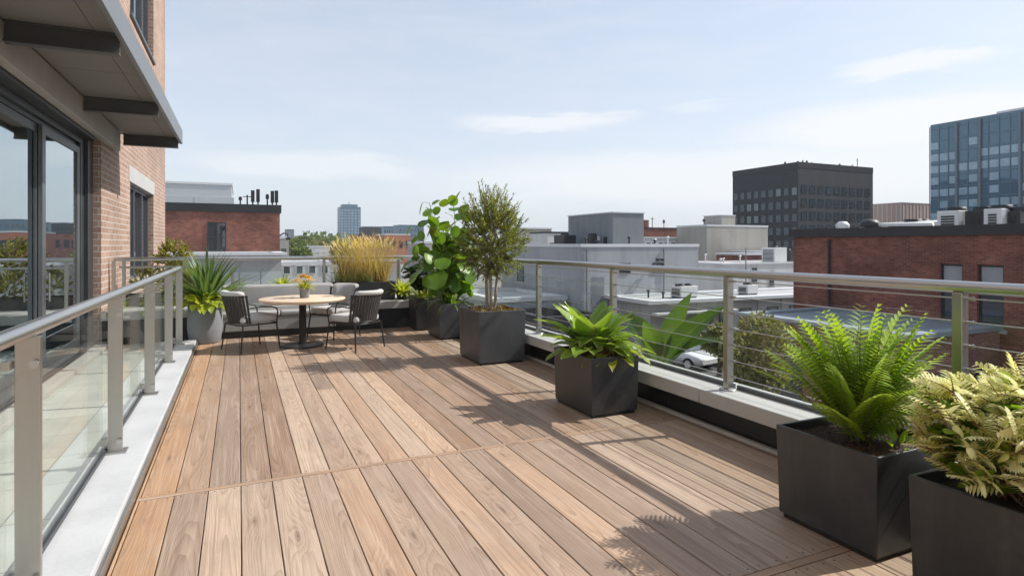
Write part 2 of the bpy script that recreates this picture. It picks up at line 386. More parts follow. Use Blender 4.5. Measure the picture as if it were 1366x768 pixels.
MT = dict(
    deck=wood_deck('deck_wood'),
    steel=mat('brushed_steel', (0.52, 0.51, 0.49), 0.30, 0.95, 0.10, 2.5, 60, 0.03, stretch=(1, 0.15, 1)),
    steel_dull=mat('dull_steel', (0.46, 0.445, 0.41), 0.30, 0.92, 0.06, 3, 30, 0.0, stretch=(1, 1, 0.15)),
    cable=mat('steel_cable', (0.55, 0.55, 0.54), 0.35, 0.9, 0.1, 5, 200, 0.05),
    white=mat('white_coping_paint', (0.44, 0.445, 0.45), 0.55, 0, 0.13, 2.6, 45, 0.08),
    stone=mat('cast_stone', (0.43, 0.425, 0.41), 0.7, 0, 0.09, 2.2, 60, 0.12),
    black_panel=mat('black_cladding', (0.018, 0.019, 0.020), 0.45, 0, 0.25, 3, 60, 0.05),
    planter=scuffed('charcoal_planter', (0.034, 0.035, 0.038)),
    planter_grey=scuffed('slate_planter', (0.060, 0.063, 0.069)),
    pot_grey=mat('concrete_pot', (0.21, 0.22, 0.235), 0.75, 0, 0.12, 4, 60, 0.12),
    soil=mat('soil', (0.035, 0.022, 0.014), 0.95, 0, 0.6, 14, 90, 0.9),
    bark_chip=mat('bark_chips', (0.16, 0.065, 0.035), 0.9, 0, 0.5, 22, 110, 0.9),
    frame=mat('dark_window_frame', (0.040, 0.043, 0.047), 0.38, 0.2, 0.2, 2, 60, 0.03),
    frame2=mat('grey_window_frame', (0.10, 0.105, 0.11), 0.40, 0.3, 0.15, 2, 60, 0.03),
    concrete=mat('grey_concrete', (0.36, 0.335, 0.305), 0.8, 0, 0.16, 1.4, 50, 0.15),
    canopy=mat('canopy_steel', (0.20, 0.21, 0.22), 0.42, 0.4, 0.12, 1.2, 50, 0.03),
    bracket=mat('bracket_steel', (0.10, 0.098, 0.095), 0.5, 0.3, 0.18, 2, 50, 0.04),
    soffit=mat('soffit_panel', (0.19, 0.175, 0.162), 0.62, 0.0, 0.10, 1.2, 60, 0.03),
    brick_tan=brick_mat('tan_brick', (0.42, 0.285, 0.215), (0.33, 0.21, 0.155), (0.56, 0.51, 0.46), scale=1.32),
    brick_red=brick_mat('red_brick', (0.320, 0.128, 0.088), (0.200, 0.074, 0.055), (0.30, 0.20, 0.165), stain=0.5),
    brick_pink=brick_mat('worn_red_brick', (0.36, 0.17, 0.13), (0.26, 0.11, 0.082), (0.42, 0.33, 0.28), stain=0.5),
    glass=glass_clear('railing_glass'),
    door_glass=glass_dark('door_glass', (0.010, 0.013, 0.015), 3.0, (0.88, 0.96, 0.98), 0.03, 0.5),
    win_glass=glass_dark('window_glass', (0.03, 0.035, 0.04), 1.9),
    far_glass=glass_dark('far_window_glass', (0.035, 0.045, 0.055), 2.1),
    dim_glass=glass_dark('dim_window_glass', (0.050, 0.058, 0.066), 1.6),
    tower_glass=glass_dark('tower_glass', (0.085, 0.16, 0.22), 1.75, (0.65, 0.85, 1.0)),
    asphalt=mat('asphalt', (0.060, 0.060, 0.062), 0.9, 0, 0.3, 0.25, 12, 0.3),
    pavement=mat('pavement', (0.30, 0.29, 0.275), 0.9, 0, 0.15, 0.3, 10, 0.2),
    ground=mat('city_ground', (0.20, 0.195, 0.18), 0.95, 0, 0.3, 0.03, 0.6, 0.1),
    paint_line=mat('road_paint', (0.75, 0.75, 0.72), 0.7, 0, 0.1, 2, 30, 0.1),
    tile=tiles_mat('floor_tiles', (0.47, 0.475, 0.43), (0.41, 0.415, 0.375), (0.22, 0.22, 0.2), 0.62, 0.62),
    cushion=mat('light_grey_fabric', (0.50, 0.49, 0.475), 0.9, 0, 0.09, 8, 350, 0.25, spec=0.2),
    cushion_d=mat('mid_grey_fabric', (0.37, 0.365, 0.36), 0.9, 0, 0.10, 8, 350, 0.25, spec=0.2),
    pillow=mat('pale_pillow_fabric', (0.62, 0.60, 0.57), 0.9, 0, 0.08, 8, 350, 0.3, spec=0.2),
    bench=mat('grey_bench_shell', (0.27, 0.27, 0.27), 0.6, 0, 0.10, 3, 60, 0.05),
    black_metal=mat('black_powder_coat', (0.022, 0.021, 0.021), 0.4, 0.2, 0.2, 5, 80, 0.04),
    rope=mat('dark_rope', (0.045, 0.040, 0.038), 0.8, 0, 0.3, 10, 220, 0.3),
    table=mat('pale_wood_table', (0.66, 0.50, 0.36), 0.45, 0, 0.14, 3, 60, 0.04, stretch=(0.6, 9, 1)),
    bark=mat('pale_bark', (0.30, 0.24, 0.175), 0.9, 0, 0.35, 9, 70, 0.5, stretch=(3, 3, 0.6)),
    bark_d=mat('dark_bark', (0.12, 0.09, 0.065), 0.9, 0, 0.35, 4, 40, 0.5),
    stem=mat('green_stem', (0.13, 0.16, 0.05), 0.6, 0, 0.2, 10, 60, 0.1),
    stem_r=mat('reddish_stem', (0.24, 0.13, 0.07), 0.6, 0, 0.2, 10, 60, 0.1),
    # foliage
    fern=leaf_mat('fern_leaf', (0.055, 0.125, 0.012), (0.170, 0.300, 0.022), (0.390, 0.520, 0.055), 0.45, 0.45, 0.1),
    varieg=leaf_mat('variegated_leaf', (0.20, 0.31, 0.04), (0.68, 0.67, 0.22), (0.93, 0.90, 0.52), 0.42, 0.5, 0.1, tcol=(0.82, 0.80, 0.34)),
    hosta=leaf_mat('broad_leaf', (0.040, 0.105, 0.016), (0.105, 0.215, 0.028), (0.250, 0.380, 0.060), 0.42, 0.30, 0.3, 0.55, edge=(0.34, 0.40, 0.085)),
    lime=leaf_mat('lime_leaf', (0.14, 0.20, 0.015), (0.32, 0.40, 0.035), (0.50, 0.54, 0.07), 0.38, 0.42, 0.15),
    spiky=leaf_mat('sword_leaf', (0.045, 0.090, 0.034), (0.10, 0.175, 0.065), (0.21, 0.30, 0.115), 0.28, 0.38, 0.12),
    grass=leaf_mat('golden_grass', (0.21, 0.155, 0.05), (0.44, 0.325, 0.12), (0.68, 0.53, 0.28), 0.40, 0.6, 0.0),
    bigleaf=leaf_mat('round_leaf', (0.030, 0.085, 0.012), (0.085, 0.180, 0.020), (0.20, 0.33, 0.030), 0.42, 0.34, 0.3),
    darkleaf=leaf_mat('dark_round_leaf', (0.012, 0.032, 0.012), (0.022, 0.055, 0.018), (0.05, 0.10, 0.03), 0.2, 0.35, 0.2),
    olive=leaf_mat('small_olive_leaf', (0.060, 0.085, 0.022), (0.125, 0.160, 0.042), (0.29, 0.31, 0.09), 0.38, 0.5, 0.0),
    cover=leaf_mat('ground_cover_leaf', (0.10, 0.10, 0.025), (0.24, 0.23, 0.06), (0.34, 0.17, 0.06), 0.3, 0.5, 0.0),
    hedge=leaf_mat('hedge_leaf', (0.075, 0.09, 0.015), (0.19, 0.20, 0.035), (0.38, 0.35, 0.085), 0.35, 0.5, 0.0),
    banana=leaf_mat('paddle_leaf', (0.014, 0.042, 0.010), (0.035, 0.085, 0.016), (0.15, 0.26, 0.03), 0.30, 0.33, 0.35),
    tree_leaf=leaf_mat('street_tree_leaf', (0.07, 0.085, 0.028), (0.14, 0.15, 0.05), (0.27, 0.26, 0.10), 0.3, 0.55, 0.0),
    far_leaf=leaf_mat('distant_tree_leaf', (0.060, 0.095, 0.030), (0.105, 0.150, 0.045), (0.165, 0.210, 0.065), 0.3, 0.6, 0.0),
    petal=leaf_mat('flower_petal', (0.70, 0.30, 0.06), (0.80, 0.56, 0.09), (0.86, 0.74, 0.20), 0.35, 0.5, 0.0, tcol=(0.9, 0.5, 0.1)),
    # city walls
    w_grey=wall_mat('light_grey_render', (0.34, 0.355, 0.375)),
    w_grey_d=wall_mat('slate_render', (0.205, 0.22, 0.235)),
    w_beige=wall_mat('beige_render', (0.38, 0.36, 0.32)),
    w_white=wall_mat('white_render', (0.6, 0.6, 0.59)),
    w_dark=wall_mat('dark_cladding', (0.048, 0.051, 0.056)),
    w_pink=mat('pink_panel', (0.50, 0.33, 0.27), 0.7, 0, 0.14, 0.25, 1.5, 0.05, stretch=(1, 1, 0.05)),
    w_pale=mat('pale_panel', (0.55, 0.50, 0.46), 0.7, 0, 0.12, 0.25, 1.5, 0.05, stretch=(1, 1, 0.05)),
    w_metal=mat('metal_cladding', (0.50, 0.525, 0.53), 0.5, 0.3, 0.05, 0.3, 3, 0.03),
    w_mid=wall_mat('mid_grey_render', (0.36, 0.355, 0.345)),
    w_blue=mat('blue_grey_cladding', (0.12, 0.19, 0.25), 0.4, 0.2, 0.06, 0.05, 0.5, 0.02),
    w_orange=mat('orange_brick_far', (0.40, 0.15, 0.09), 0.85, 0, 0.12, 0.2, 1.0, 0.05),
    roof_w=mat('white_roof_membrane', (0.52, 0.52, 0.515), 0.75, 0, 0.28, 0.45, 4, 0.1),
    roof_g=mat('grey_roof_membrane', (0.40, 0.405, 0.41), 0.75, 0, 0.28, 0.45, 4, 0.1),
    roof_b=mat('blue_grey_roof', (0.24, 0.275, 0.315), 0.85, 0, 0.28, 0.45, 4, 0.1),
    coping_d=mat('dark_coping', (0.030, 0.031, 0.034), 0.5, 0.2, 0.2, 0.5, 5, 0.03),
    coping_l=mat('pale_coping', (0.62, 0.63, 0.64), 0.5, 0.1, 0.06, 0.5, 5, 0.03),
    hvac=mat('hvac_casing', (0.62, 0.63, 0.62), 0.5, 0.2, 0.08, 0.6, 8, 0.03),
    pane_pale=mat('pale_blind_pane', (0.30, 0.43, 0.52), 0.25, 0.0, 0.25, 0.35, 2, 0.02, spec=0.9),
    car_white=mat('white_car_paint', (0.72, 0.73, 0.74), 0.25, 0, 0.03, 1, 5, 0.0, coat=0.8),
    car_dark=mat('dark_car_paint', (0.018, 0.020, 0.024), 0.22, 0.1, 0.1, 1, 5, 0.0, coat=0.8),
    car_silver=mat('silver_car_paint', (0.36, 0.37, 0.38), 0.3, 0.5, 0.03, 1, 5, 0.0, coat=0.8),
    tyre=mat('tyre_rubber', (0.015, 0.015, 0.015), 0.85, 0, 0.2, 8, 60, 0.1),
    lamp=mat('lamp_lens', (0.75, 0.76, 0.78), 0.12, 0, 0.05, 8, 60, 0.0, spec=0.9),
)


# ------------------------------------------------------------------ leaves
def prof_ovate(t): return math.sin(PI * min(1, t) ** 0.72) ** 0.85 if 0 < t < 1 else 0.0
def prof_lance(t): return (min(1.0, t * 5 + 0.35)) * (1 - t) ** 0.55 if t < 1 else 0.0
def prof_strap(t): return min(1.0, 0.55 + t * 1.2) * (1 - t ** 2.6) if t < 1 else 0.0
def prof_round(t): return math.sqrt(max(0.0, 1 - (2 * t - 1) ** 2)) ** 0.9
def prof_heart(t): return (math.sin(PI * min(1.0, t + 0.06)) ** 0.6) * (1.0 - 0.35 * t) if 0.0 <= t < 0.94 else 0.0


def leaf(mb, base, d, length, width, droop=0.5, fold=0.25, prof=prof_ovate, n=6, half=1, c=(0.5, 0.5, 0.5), roll=0.0, wavy=0.0):
    """one curved blade; d: start direction, droop: total bend (radians) towards the ground"""
    d = Vector(d).normalized(); p = Vector(base)
    side = d.cross(Vector((0, 0, 1)))
    if side.length < 0.05: side = Vector((math.cos(c[0] * 37), math.sin(c[0] * 37), 0))
    side.normalize()
    if roll: side = Quaternion(d, roll) @ side
    step = length / n
    rows = []; uvs = []
    axis = d.cross(Vector((0, 0, -1)))
    axis = axis.normalized() if axis.length > 0.05 else side
    for i in range(n + 1):
        t = i / n
        w = width * 0.5 * max(prof(t), 0.015)
        nm = side.cross(d).normalized()
        row = []; uvr = []
        for k in range(-half, half + 1):
            q = k / half
            wz = wavy * width * math.sin(t * 11 + k * 2.1 + c[1] * 9) * abs(q)
            row.append(p + side * (w * q) + nm * (abs(q) ** 1.3 * w * fold + wz))
            uvr.append((q, t))
        rows.append(row); uvs.append(uvr)
        rot = Quaternion(axis, droop / n)
        d2 = rot @ d; side = rot @ side
        p = p + (d + d2) * 0.5 * step; d = d2
    mb.grid(rows, uvs, c, True)


def rc(r, lo=0.0, hi=1.0): return (r.uniform(lo, hi), r.random(), r.random())


def pol(az, el): return Vector((math.cos(az) * math.cos(el), math.sin(az) * math.cos(el), math.sin(el)))


def rosette(mb, r, c0, n, rad, L, W, el=(30, 80), droop=(0.4, 1.1), prof=prof_ovate, fold=0.3, half=1, seg=6, stalk=None, tone=(0, 1), wavy=0.0, petiole=0.0):
    for i in range(n):
        az = i * 2.39996 + r.uniform(-0.4, 0.4); f = i / max(1, n - 1)
        e = R(el[1] + (el[0] - el[1]) * f + r.uniform(-8, 8))
        b = Vector(c0) + Vector((math.cos(az), math.sin(az), 0)) * rad * math.sqrt(f)
        d = pol(az, e)
        Lq = L * r.uniform(0.75, 1.1); Wq = W * r.uniform(0.8, 1.1)
        if petiole > 0:
            pl = petiole * r.uniform(0.6, 1.15)
            e1 = min(R(88), e + R(18))
            mid = b + pol(az, e1) * pl * 0.55; top = mid + d * pl * 0.5
            (stalk or mb).tube([b, mid, top], [0.006, 0.005, 0.0035], 5, (0.6, 0.5, 0.5), cap=False)
            b = top; d = pol(az, e - R(20))
        leaf(mb, b, d, Lq, Wq, r.uniform(*droop), fold, prof, seg, half, rc(r, *tone), 0, wavy)


def frond(mb, st, r, base, az, el, L, W, droop, pairs, tone=(0.2, 0.8), pw=0.16, twist=0.0, first=0.14):
    d = pol(az, el); p = Vector(base); n = pairs + 3
    side = Vector((-math.sin(az), math.cos(az), 0))
    side = Quaternion(d, twist) @ side
    axis = d.cross(Vector((0, 0, -1))); axis = axis.normalized() if axis.length > .05 else side
    step = L / n; pts = [p.copy()]
    tn = r.uniform(*tone)
    for i in range(n):
        t = i / n
        q = Quaternion(axis, droop / n * (0.4 + 1.2 * t))
        d = q @ d; side = q @ side
        p = p + d * step; pts.append(p.copy())
        if t < first: continue
        s = (t - first) / (1 - first)
        pl = W * (math.sin(PI * (0.17 + 0.80 * s)) ** 0.75) * r.uniform(0.9, 1.08)
        nm = side.cross(d).normalized()
        for sg in (-1, 1):
            dd = side * sg * 0.90 + d * (0.34 + 0.35 * s) + nm * 0.12
            cc = (min(1, max(0, tn + r.uniform(-0.14, 0.14) + 0.18 * s)), r.random(), r.random())
            leaf(mb, p, dd, pl, max(0.006, min(step * 1.02, pl * pw)), r.uniform(0.15, 0.5), 0.18, prof_strap, 3, 1, cc)
    st.tube(pts[::2] if len(pts) > 8 else pts, [0.0045 * (1 - 0.75 * i / max(1, len(pts[::2]) - 1)) for i in range(len(pts[::2]))] if len(pts) > 8 else 0.003, 5, (0.6, 0.5, 0.5), cap=False)


def sprays(mb, st, r, c0, n, rad, up, L, lf, lw, tone=(0, 1), per=22, squash=1.0, sides=2, core=0.15):
    """crown of fine shoots: shoots start inside an ellipsoid and head outwards and up"""
    c0 = Vector(c0)
    for i in range(n):
        az = r.uniform(0, 2 * PI); z = r.uniform(-1, 1); q = math.sqrt(1 - z * z)
        k = r.uniform(core, 1.0) ** 0.6
        o = Vector((math.cos(az) * q, math.sin(az) * q, z * squash))
        a = c0 + o * rad * k * 0.85
        d = (o * 0.75 + Vector((r.uniform(-.35, .35), r.uniform(-.35, .35), up + r.uniform(-.2, .3)))).normalized()
        ln = L * r.uniform(0.55, 1.15)
        pts = [a]; p = a.copy(); tn = r.uniform(*tone)
        for s in range(5):
            d = (d + Vector((r.uniform(-.16, .16), r.uniform(-.16, .16), r.uniform(-.08, .14)))).normalized()
            p = p + d * ln / 5; pts.append(p.copy())
        if st is not None:
            st.tube(pts, [0.0035, 0.003, 0.0025, 0.002, 0.0016, 0.001], 4, (.5, .5, .5), cap=False)
        for j in range(per):
            t = (j + r.random()) / per * 4.99
            b = pts[int(t)].lerp(pts[min(5, int(t) + 1)], t % 1)
            dd = d + Vector((r.uniform(-1, 1), r.uniform(-1, 1), r.uniform(-.7, .9)))
            cc = (min(1, max(0, tn + r.uniform(-.25, .25))), r.random(), r.random())
            leaf(mb, b, dd, lf * r.uniform(.7, 1.25), lw * r.uniform(.8, 1.2), r.uniform(0, .5), .2, prof_strap, 2, 1, cc, r.uniform(-1, 1))


def crown(mb, r, blobs, n, size, tone=(0, 1)):
    """leaf clumps spread through the volume of several lobes"""
    for (cx, cy, cz, rx, ry, rz) in blobs:
        for i in range(n):
            az = r.uniform(0, 2 * PI); z = r.uniform(-1, 1); q = math.sqrt(1 - z * z)
            k = r.uniform(0.35, 1.06) ** 0.5
            p = (cx + math.cos(az) * q * rx * k, cy + math.sin(az) * q * ry * k, cz + z * rz * k)
            d = Vector((math.cos(az) * q + r.uniform(-.8, .8), math.sin(az) * q + r.uniform(-.8, .8), z + r.uniform(-.5, .9)))
            s = size * r.uniform(.6, 1.35)
            leaf(mb, p, d, s, s * .62, r.uniform(0, .8), .2, prof_round, 2, 1, rc(r, *tone), r.uniform(-1.2, 1.2))


# ------------------------------------------------------------------ ground, road, terrace floors
GZ = -5.0
tag(bx(-1500, -600, GZ - 1, 2500, 3200, GZ).build('ground', MT['ground']), kind='structure')
tag(bx(6.0, -80, GZ + 0.002, 12.5, 600, GZ + 0.012).build('road', MT['asphalt']), kind='structure')
ln = MB()
for k in range(40):
    ln.box(9.18, -40 + k * 7, GZ + 0.0135, 9.32, -37 + k * 7, GZ + 0.016)
tag(ln.build('road_markings', MT['paint_line']), kind='structure')
tag(bx(4.4, -80, GZ + 0.003, 6.0, 600, GZ + 0.13).build('pavement', MT['pavement'], bevel=0.02), kind='structure')
tag(bx(12.5, -80, GZ + 0.003, 14.2, 17.4, GZ + 0.13).build('pavement', MT['pavement'], bevel=0.02), kind='structure')
tag(bx(12.6, 17.5, GZ + 0.0025, 45, 29.9, GZ + 0.0105).build('parking_lot', MT['asphalt']), kind='structure')
ln = MB()
for k in range(9):
    ln.box(17.0 + k * 2.7, 22.0, GZ + 0.0115, 17.1 + k * 2.7, 27.0, GZ + 0.0145)
tag(ln.build('parking_markings', MT['paint_line']), kind='structure')

DX0, DX1, DY1 = -0.585, 3.78, 11.45
tag(bx(-2.6, -3.0, GZ, 4.06, 13.2, -0.06).build('terrace_slab', MT['concrete']), kind='structure')
r = random.Random(11)
dk = MB()
W = 0.1925; GAP = 0.0055


def board(x0, x1, y0, y1, col):
    xm = (x0 + x1) / 2; vo = r.uniform(0, 40)
    z0, z1, e = -0.03, 0.0, 0.003
    t = [(x0 + e, y0 + e, z1), (x1 - e, y0 + e, z1), (x1 - e, y1 - e, z1), (x0 + e, y1 - e, z1)]
    m = [(x0, y0, z1 - e), (x1, y0, z1 - e), (x1, y1, z1 - e), (x0, y1, z1 - e)]
    b = [(x0, y0, z0), (x1, y0, z0), (x1, y1, z0), (x0, y1, z0)]
    U = lambda q: (q[0] - xm, q[1] + vo)
    dk.face(t, [U(q) for q in t], col)
    for A, B in ((m, t), (b, m)):
        for i in range(4):
            j = (i + 1) % 4
            f = [A[i], A[j], B[j], B[i]]
            dk.face(f, [U(q) for q in f], col)


nb = 0
bands = [(-2.6, 2.12), (2.18, 4.37), (4.43, DY1 - 0.004)]
x = -0.562
strips = [(-0.582, -0.562 - GAP)]
while x < DX1 - 0.05:
    x1 = min(x + W - GAP, DX1 - 0.004); strips.append((x, x1)); x += W
last = 0.5
for i, (a, b) in enumerate(strips):
    for (ya, yb) in bands:
        cuts = [ya]
        if yb - ya > 4 and r.random() < 0.12 and i > 1: cuts.append(r.uniform(ya + 1.6, yb - 1.6))
        cuts.append(yb)
        for k in range(len(cuts) - 1):
            tn = r.random()
            while abs(tn - last) < 0.08: tn = r.random()
            last = tn
            hue = r.uniform(0, 0.9)
            if i <= 1: hue = 1.0; tn = r.uniform(0.45, 0.6)
            board(a, b, cuts[k] + (0.002 if k else 0), cuts[k + 1] - (0.002 if k < len(cuts) - 2 else 0), (tn, hue, r.random()))
for y in (2.126, 4.376):                                   # the thin cross battens between the deck panels
    xx = DX0 + 0.004
    while xx < DX1 - 0.1:
        xe = min(xx + r.uniform(1.4, 2.2), DX1 - 0.004)
        ym = y + 0.023; vo = r.uniform(0, 30); cc = (0.55 + r.uniform(-.1, .1), 0.93, r.random())
        q = [(xx, y, -0.001), (xe - 0.003, y, -0.001), (xe - 0.003, y + 0.048, -0.001), (xx, y + 0.048, -0.001)]
        dk.face(q, [(p[1] - ym, p[0] + vo) for p in q], cc)
        q2 = [(xx, y, -0.03), (xe - 0.003, y, -0.03), (xe - 0.003, y, -0.001), (xx, y, -0.001)]
        dk.face(q2, [(p[2], p[0] + vo) for p in q2], cc)
        xx = xe
tag(dk.build('deck_floor', MT['deck']), kind='structure')
sc = MB()
for (a, b) in strips[1:]:
    for y in (2.09, 2.21, 4.34, 4.46, 6.8, 9.1, 11.3):
        for x in (a + .035, b - .035):
            q = [(x + .006 * math.cos(k * PI / 3), y + .006 * math.sin(k * PI / 3), .0006) for k in range(6)]
            sc.face(q)
tag(sc.build('deck_screws', MT['black_metal']), kind='structure')
tag(bx(DX0, -2.6, -0.059, DX1, DY1, -0.031).build('deck_underlay', MT['black_panel']), kind='structure')
tag(bx(-2.2, -3.0, -0.058, -0.955, 11.4, -0.012).build('patio_floor', MT['tile']), kind='structure')

# ------------------------------------------------------------------ white kerb under the left railing
t = thing('kerb_wall', 'low white kerb between the deck boards and the tiled strip', 'kerb', (-0.8, 4, 0))
t.location = (0, 0, 0)
bx(-0.95, -2.6, -0.03, -0.612, 10.75, 0.085).build('kerb_body', MT['white'], t, bevel=0.008)
bx(-0.610, -2.6, -0.03, -0.588, 10.72, 0.055).build('edge_strip', MT['steel_dull'], t, bevel=0.004)

# ------------------------------------------------------------------ left railing: flat posts, glass panels, round handrail
LR = thing('glass_railing', 'steel railing with flat posts and clear glass on the white kerb', 'railing')
LP = [-0.9, 1.15, 3.2, 5.19, 7.05, 8.85, 10.35]
LX = -0.82
hb = MB(); hb.tube([(LX, -2.2, 1.235), (LX, 10.36, 1.235)], 0.034, 20)
hb.build('handrail', MT['steel'], LR)
for y in LP:
    p = bx(LX - 0.045, y - 0.016, 0.092, LX + 0.045, y + 0.016, 1.206).build('post', MT['steel_dull'], LR, bevel=0.003)
    bx(LX - 0.075, y - 0.06, 0.0855, LX + 0.075, y + 0.06, 0.0975).build('base_plate', MT['steel'], p, bevel=0.003)
    for z in (0.17, 1.09):
        k = MB()
        k.tube([(LX + 0.028, y - 0.016, z), (LX + 0.028, y - 0.034, z)], 0.012, 12)
        k.tube([(LX + 0.028, y - 0.033, z), (LX + 0.028, y - 0.043, z)], 0.018, 14)
        k.build('bolt', MT['steel'], p)
        k = bx(LX - 0.084, y - 0.05, z - 0.02, LX - 0.0515, y + 0.05, z + 0.02).build('glass_clamp', MT['steel_dull'], p, bevel=0.004)
for a, b in zip(LP[:-1], LP[1:]):
    gp = bx(LX - 0.073, a + 0.022, 0.115, LX - 0.062, b - 0.022, 1.13).build('glass_panel', MT['glass'], LR)
    bx(LX - 0.082, a + 0.022, 0.0865, LX - 0.053, b - 0.022, 0.114).build('bottom_track', MT['frame'], gp)

# ------------------------------------------------------------------ right parapet and cable railing
RP = thing('parapet_wall', 'low dark parapet with pale stone coping along the right side of the deck', 'parapet')
bx(3.79, -2.6, -0.05, 4.05, 11.9, 0.226).build('wall_core', MT['black_panel'], RP)
for k in range(10):
    y0 = -2.6 + k * 1.45
    bx(3.772, y0 + 0.004, 0.045, 3.787, min(y0 + 1.446, 11.4), 0.224).build('cladding_panel', MT['black_panel'], RP, bevel=0.002)
bx(3.72, -2.6, -0.0285, 3.769, 11.4, 0.028).build('flashing', MT['stone'], RP, bevel=0.006)
cy = [-2.6, 0.35, 4.06, 7.75, 11.42]
for a, b in zip(cy[:-1], cy[1:]):
    bx(3.63, a + 0.005, 0.228, 4.10, b - 0.005, 0.352).build('coping_stone', MT['stone'], RP, bevel=0.008)

RR = thing('cable_railing', 'steel post and cable railing standing on the right parapet', 'railing')
RX = 3.83; RY = [-1.5, 0.3, 2.1, 3.92, 5.66, 7.5, 9.35, 11.1]
hb = MB(); hb.tube([(RX, -2.4, 1.352), (RX, 12.0, 1.352)], 0.036, 20); hb.build('handrail', MT['steel'], RR)
for y in RY:
    p = bx(RX - 0.033, y - 0.028, 0.366, RX + 0.033, y + 0.028, 1.322).build('post', MT['steel_dull'], RR, bevel=0.004)
    k = MB(); k.lathe([(0.0, 0.353), (0.072, 0.353), (0.072, 0.362), (0.045, 0.3655), (0, 0.3655)], 24, (RX, y, 0)); k.build('base_plate', MT['steel'], p)
    f = MB()
    for z in [0.47 + 0.136 * j for j in range(7)]:
        f.tube([(RX + 0.012, y - 0.028, z), (RX + 0.012, y - 0.062, z)], 0.008, 8)
        f.tube([(RX + 0.012, y - 0.058, z), (RX + 0.012, y - 0.070, z)], 0.0115, 8)
    f.build('cable_fitting', MT['steel'], p)
for j in range(7):
    z = 0.47 + 0.136 * j
    f = MB(); f.tube([(RX + 0.012, -2.4, z), (RX + 0.012, 11.9, z)], 0.0042, 6); f.build('cable', MT['cable'], RR)
for a, b in zip(RY[:-1], RY[1:]):
    gp = bx(RX + 0.085, a + 0.02, 0.39, RX + 0.095, b - 0.02, 1.18).build('glass_panel', MT['glass'], RR)
    bx(RX + 0.075, a + 0.02, 0.353, RX + 0.105, b - 0.02, 0.389).build('bottom_track', MT['frame2'], gp)

# ------------------------------------------------------------------ far parapet and railing
FP = thing('parapet_wall', 'dark parapet with pale coping across the far end behind the bench', 'parapet')
bx(-2.0, 11.47, -0.05, 4.05, 12.9, 0.376).build('wall_core', MT['black_panel'], FP)
bx(-2.0, 11.38, 0.378, 3.1, 12.9, 0.515).build('coping_stone', MT['stone'], FP, bevel=0.008)
bx(3.108, 11.43, 0.378, 4.10, 12.9, 0.515).build('coping_stone', MT['stone'], FP, bevel=0.008)
FR = thing('glass_railing', 'steel railing with glass along the far parapet behind the bench', 'railing')
hb = MB(); hb.tube([(-1.93, 12.05, 1.345), (3.80, 12.05, 1.345)], 0.034, 16); hb.build('handrail', MT['steel'], FR)
hb = MB(); hb.tube([(-1.85, 12.05, 1.21), (-0.3, 12.05, 1.21)], 0.018, 12); hb.build('lower_rail', MT['steel_dull'], FR)
FPX = [-1.93, -1.78, -0.1, 1.5, 2.95]
for x in FPX:
    p = bx(x - 0.026, 12.025, 0.517, x + 0.026, 12.075, 1.318).build('post', MT['steel_dull'], FR, bevel=0.003)
for a, b in zip(FPX[1:-1], FPX[2:]):
    bx(a + 0.04, 12.045, 0.56, b - 0.04, 12.055, 1.19).build('glass_panel', MT['glass'], FR)

# ------------------------------------------------------------------ own building on the left
OB = thing('brick_building', 'tan brick building beside the terrace with sliding glass doors and steel canopy', 'building')
WX = -2.0
wb = MB()
DO0, DO1, DZ = 2.0, 11.45, 3.25          # door opening
WN0, WN1 = 14.25, 17.9                   # window column
wb.box(-6, -4, -0.05, WX, DO0, 9)
wb.box(-6, DO1, -0.05, WX, WN0, 9)
wb.box(-6, DO0, DZ, WX, DO1, 9)
wb.box(-6, WN1, -0.05, WX, 20.6, 9)
wb.box(-6, WN0, -0.05, WX, WN1, 0.85)
wb.box(-6, WN0, 3.2, WX, WN1, 6.3)
wb.box(-6, WN0, 8.7, WX, WN1, 9)
wb.box(-6, 13.25, GZ, WX, 20.6, -0.052)
wb.build('brick_wall', MT['brick_tan'], OB)
for (z0, z1, lint) in ((0.85, 2.87, True), (6.3, 8.7, False)):
    w = MB(); f = 0.07; X0, X1 = WX - 0.2, WX - 0.12
    w.box(X0, WN0 + .002, z0 + .002, X1, WN0 + f, z1 - .002); w.box(X0, WN1 - f, z0 + .002, X1, WN1 - .002, z1 - .002)
    w.box(X0 + .001, WN0 + f, z0 + .002, X1 - .001, WN1 - f, z0 + f); w.box(X0 + .001, WN0 + f, z1 - f, X1 - .001, WN1 - f, z1 - .002)
    for q in (0.34, 0.67):
        ym = WN0 + (WN1 - WN0) * q
        w.box(X0 + .002, ym - .04, z0 + f, X1 + .02, ym + .04, z1 - f)
    wo = w.build('window', MT['frame2'], OB)
    bx(X0 + .02, WN0 + f, z0 + f, X0 + .035, WN1 - f, z1 - f).build('pane', MT['win_glass'], wo)
    bx(WX - .1, WN0 - .05, z0 - .08, WX + .05, WN1 + .05, z0 - .002).build('sill', MT['stone' if lint else 'frame2'], wo, bevel=0.006)
    if lint:
        bx(WX - .25, WN0 - .16, z1, WX + .012, WN1 + .16, z1 + .33).build('lintel', MT['stone'], wo, bevel=0.004)
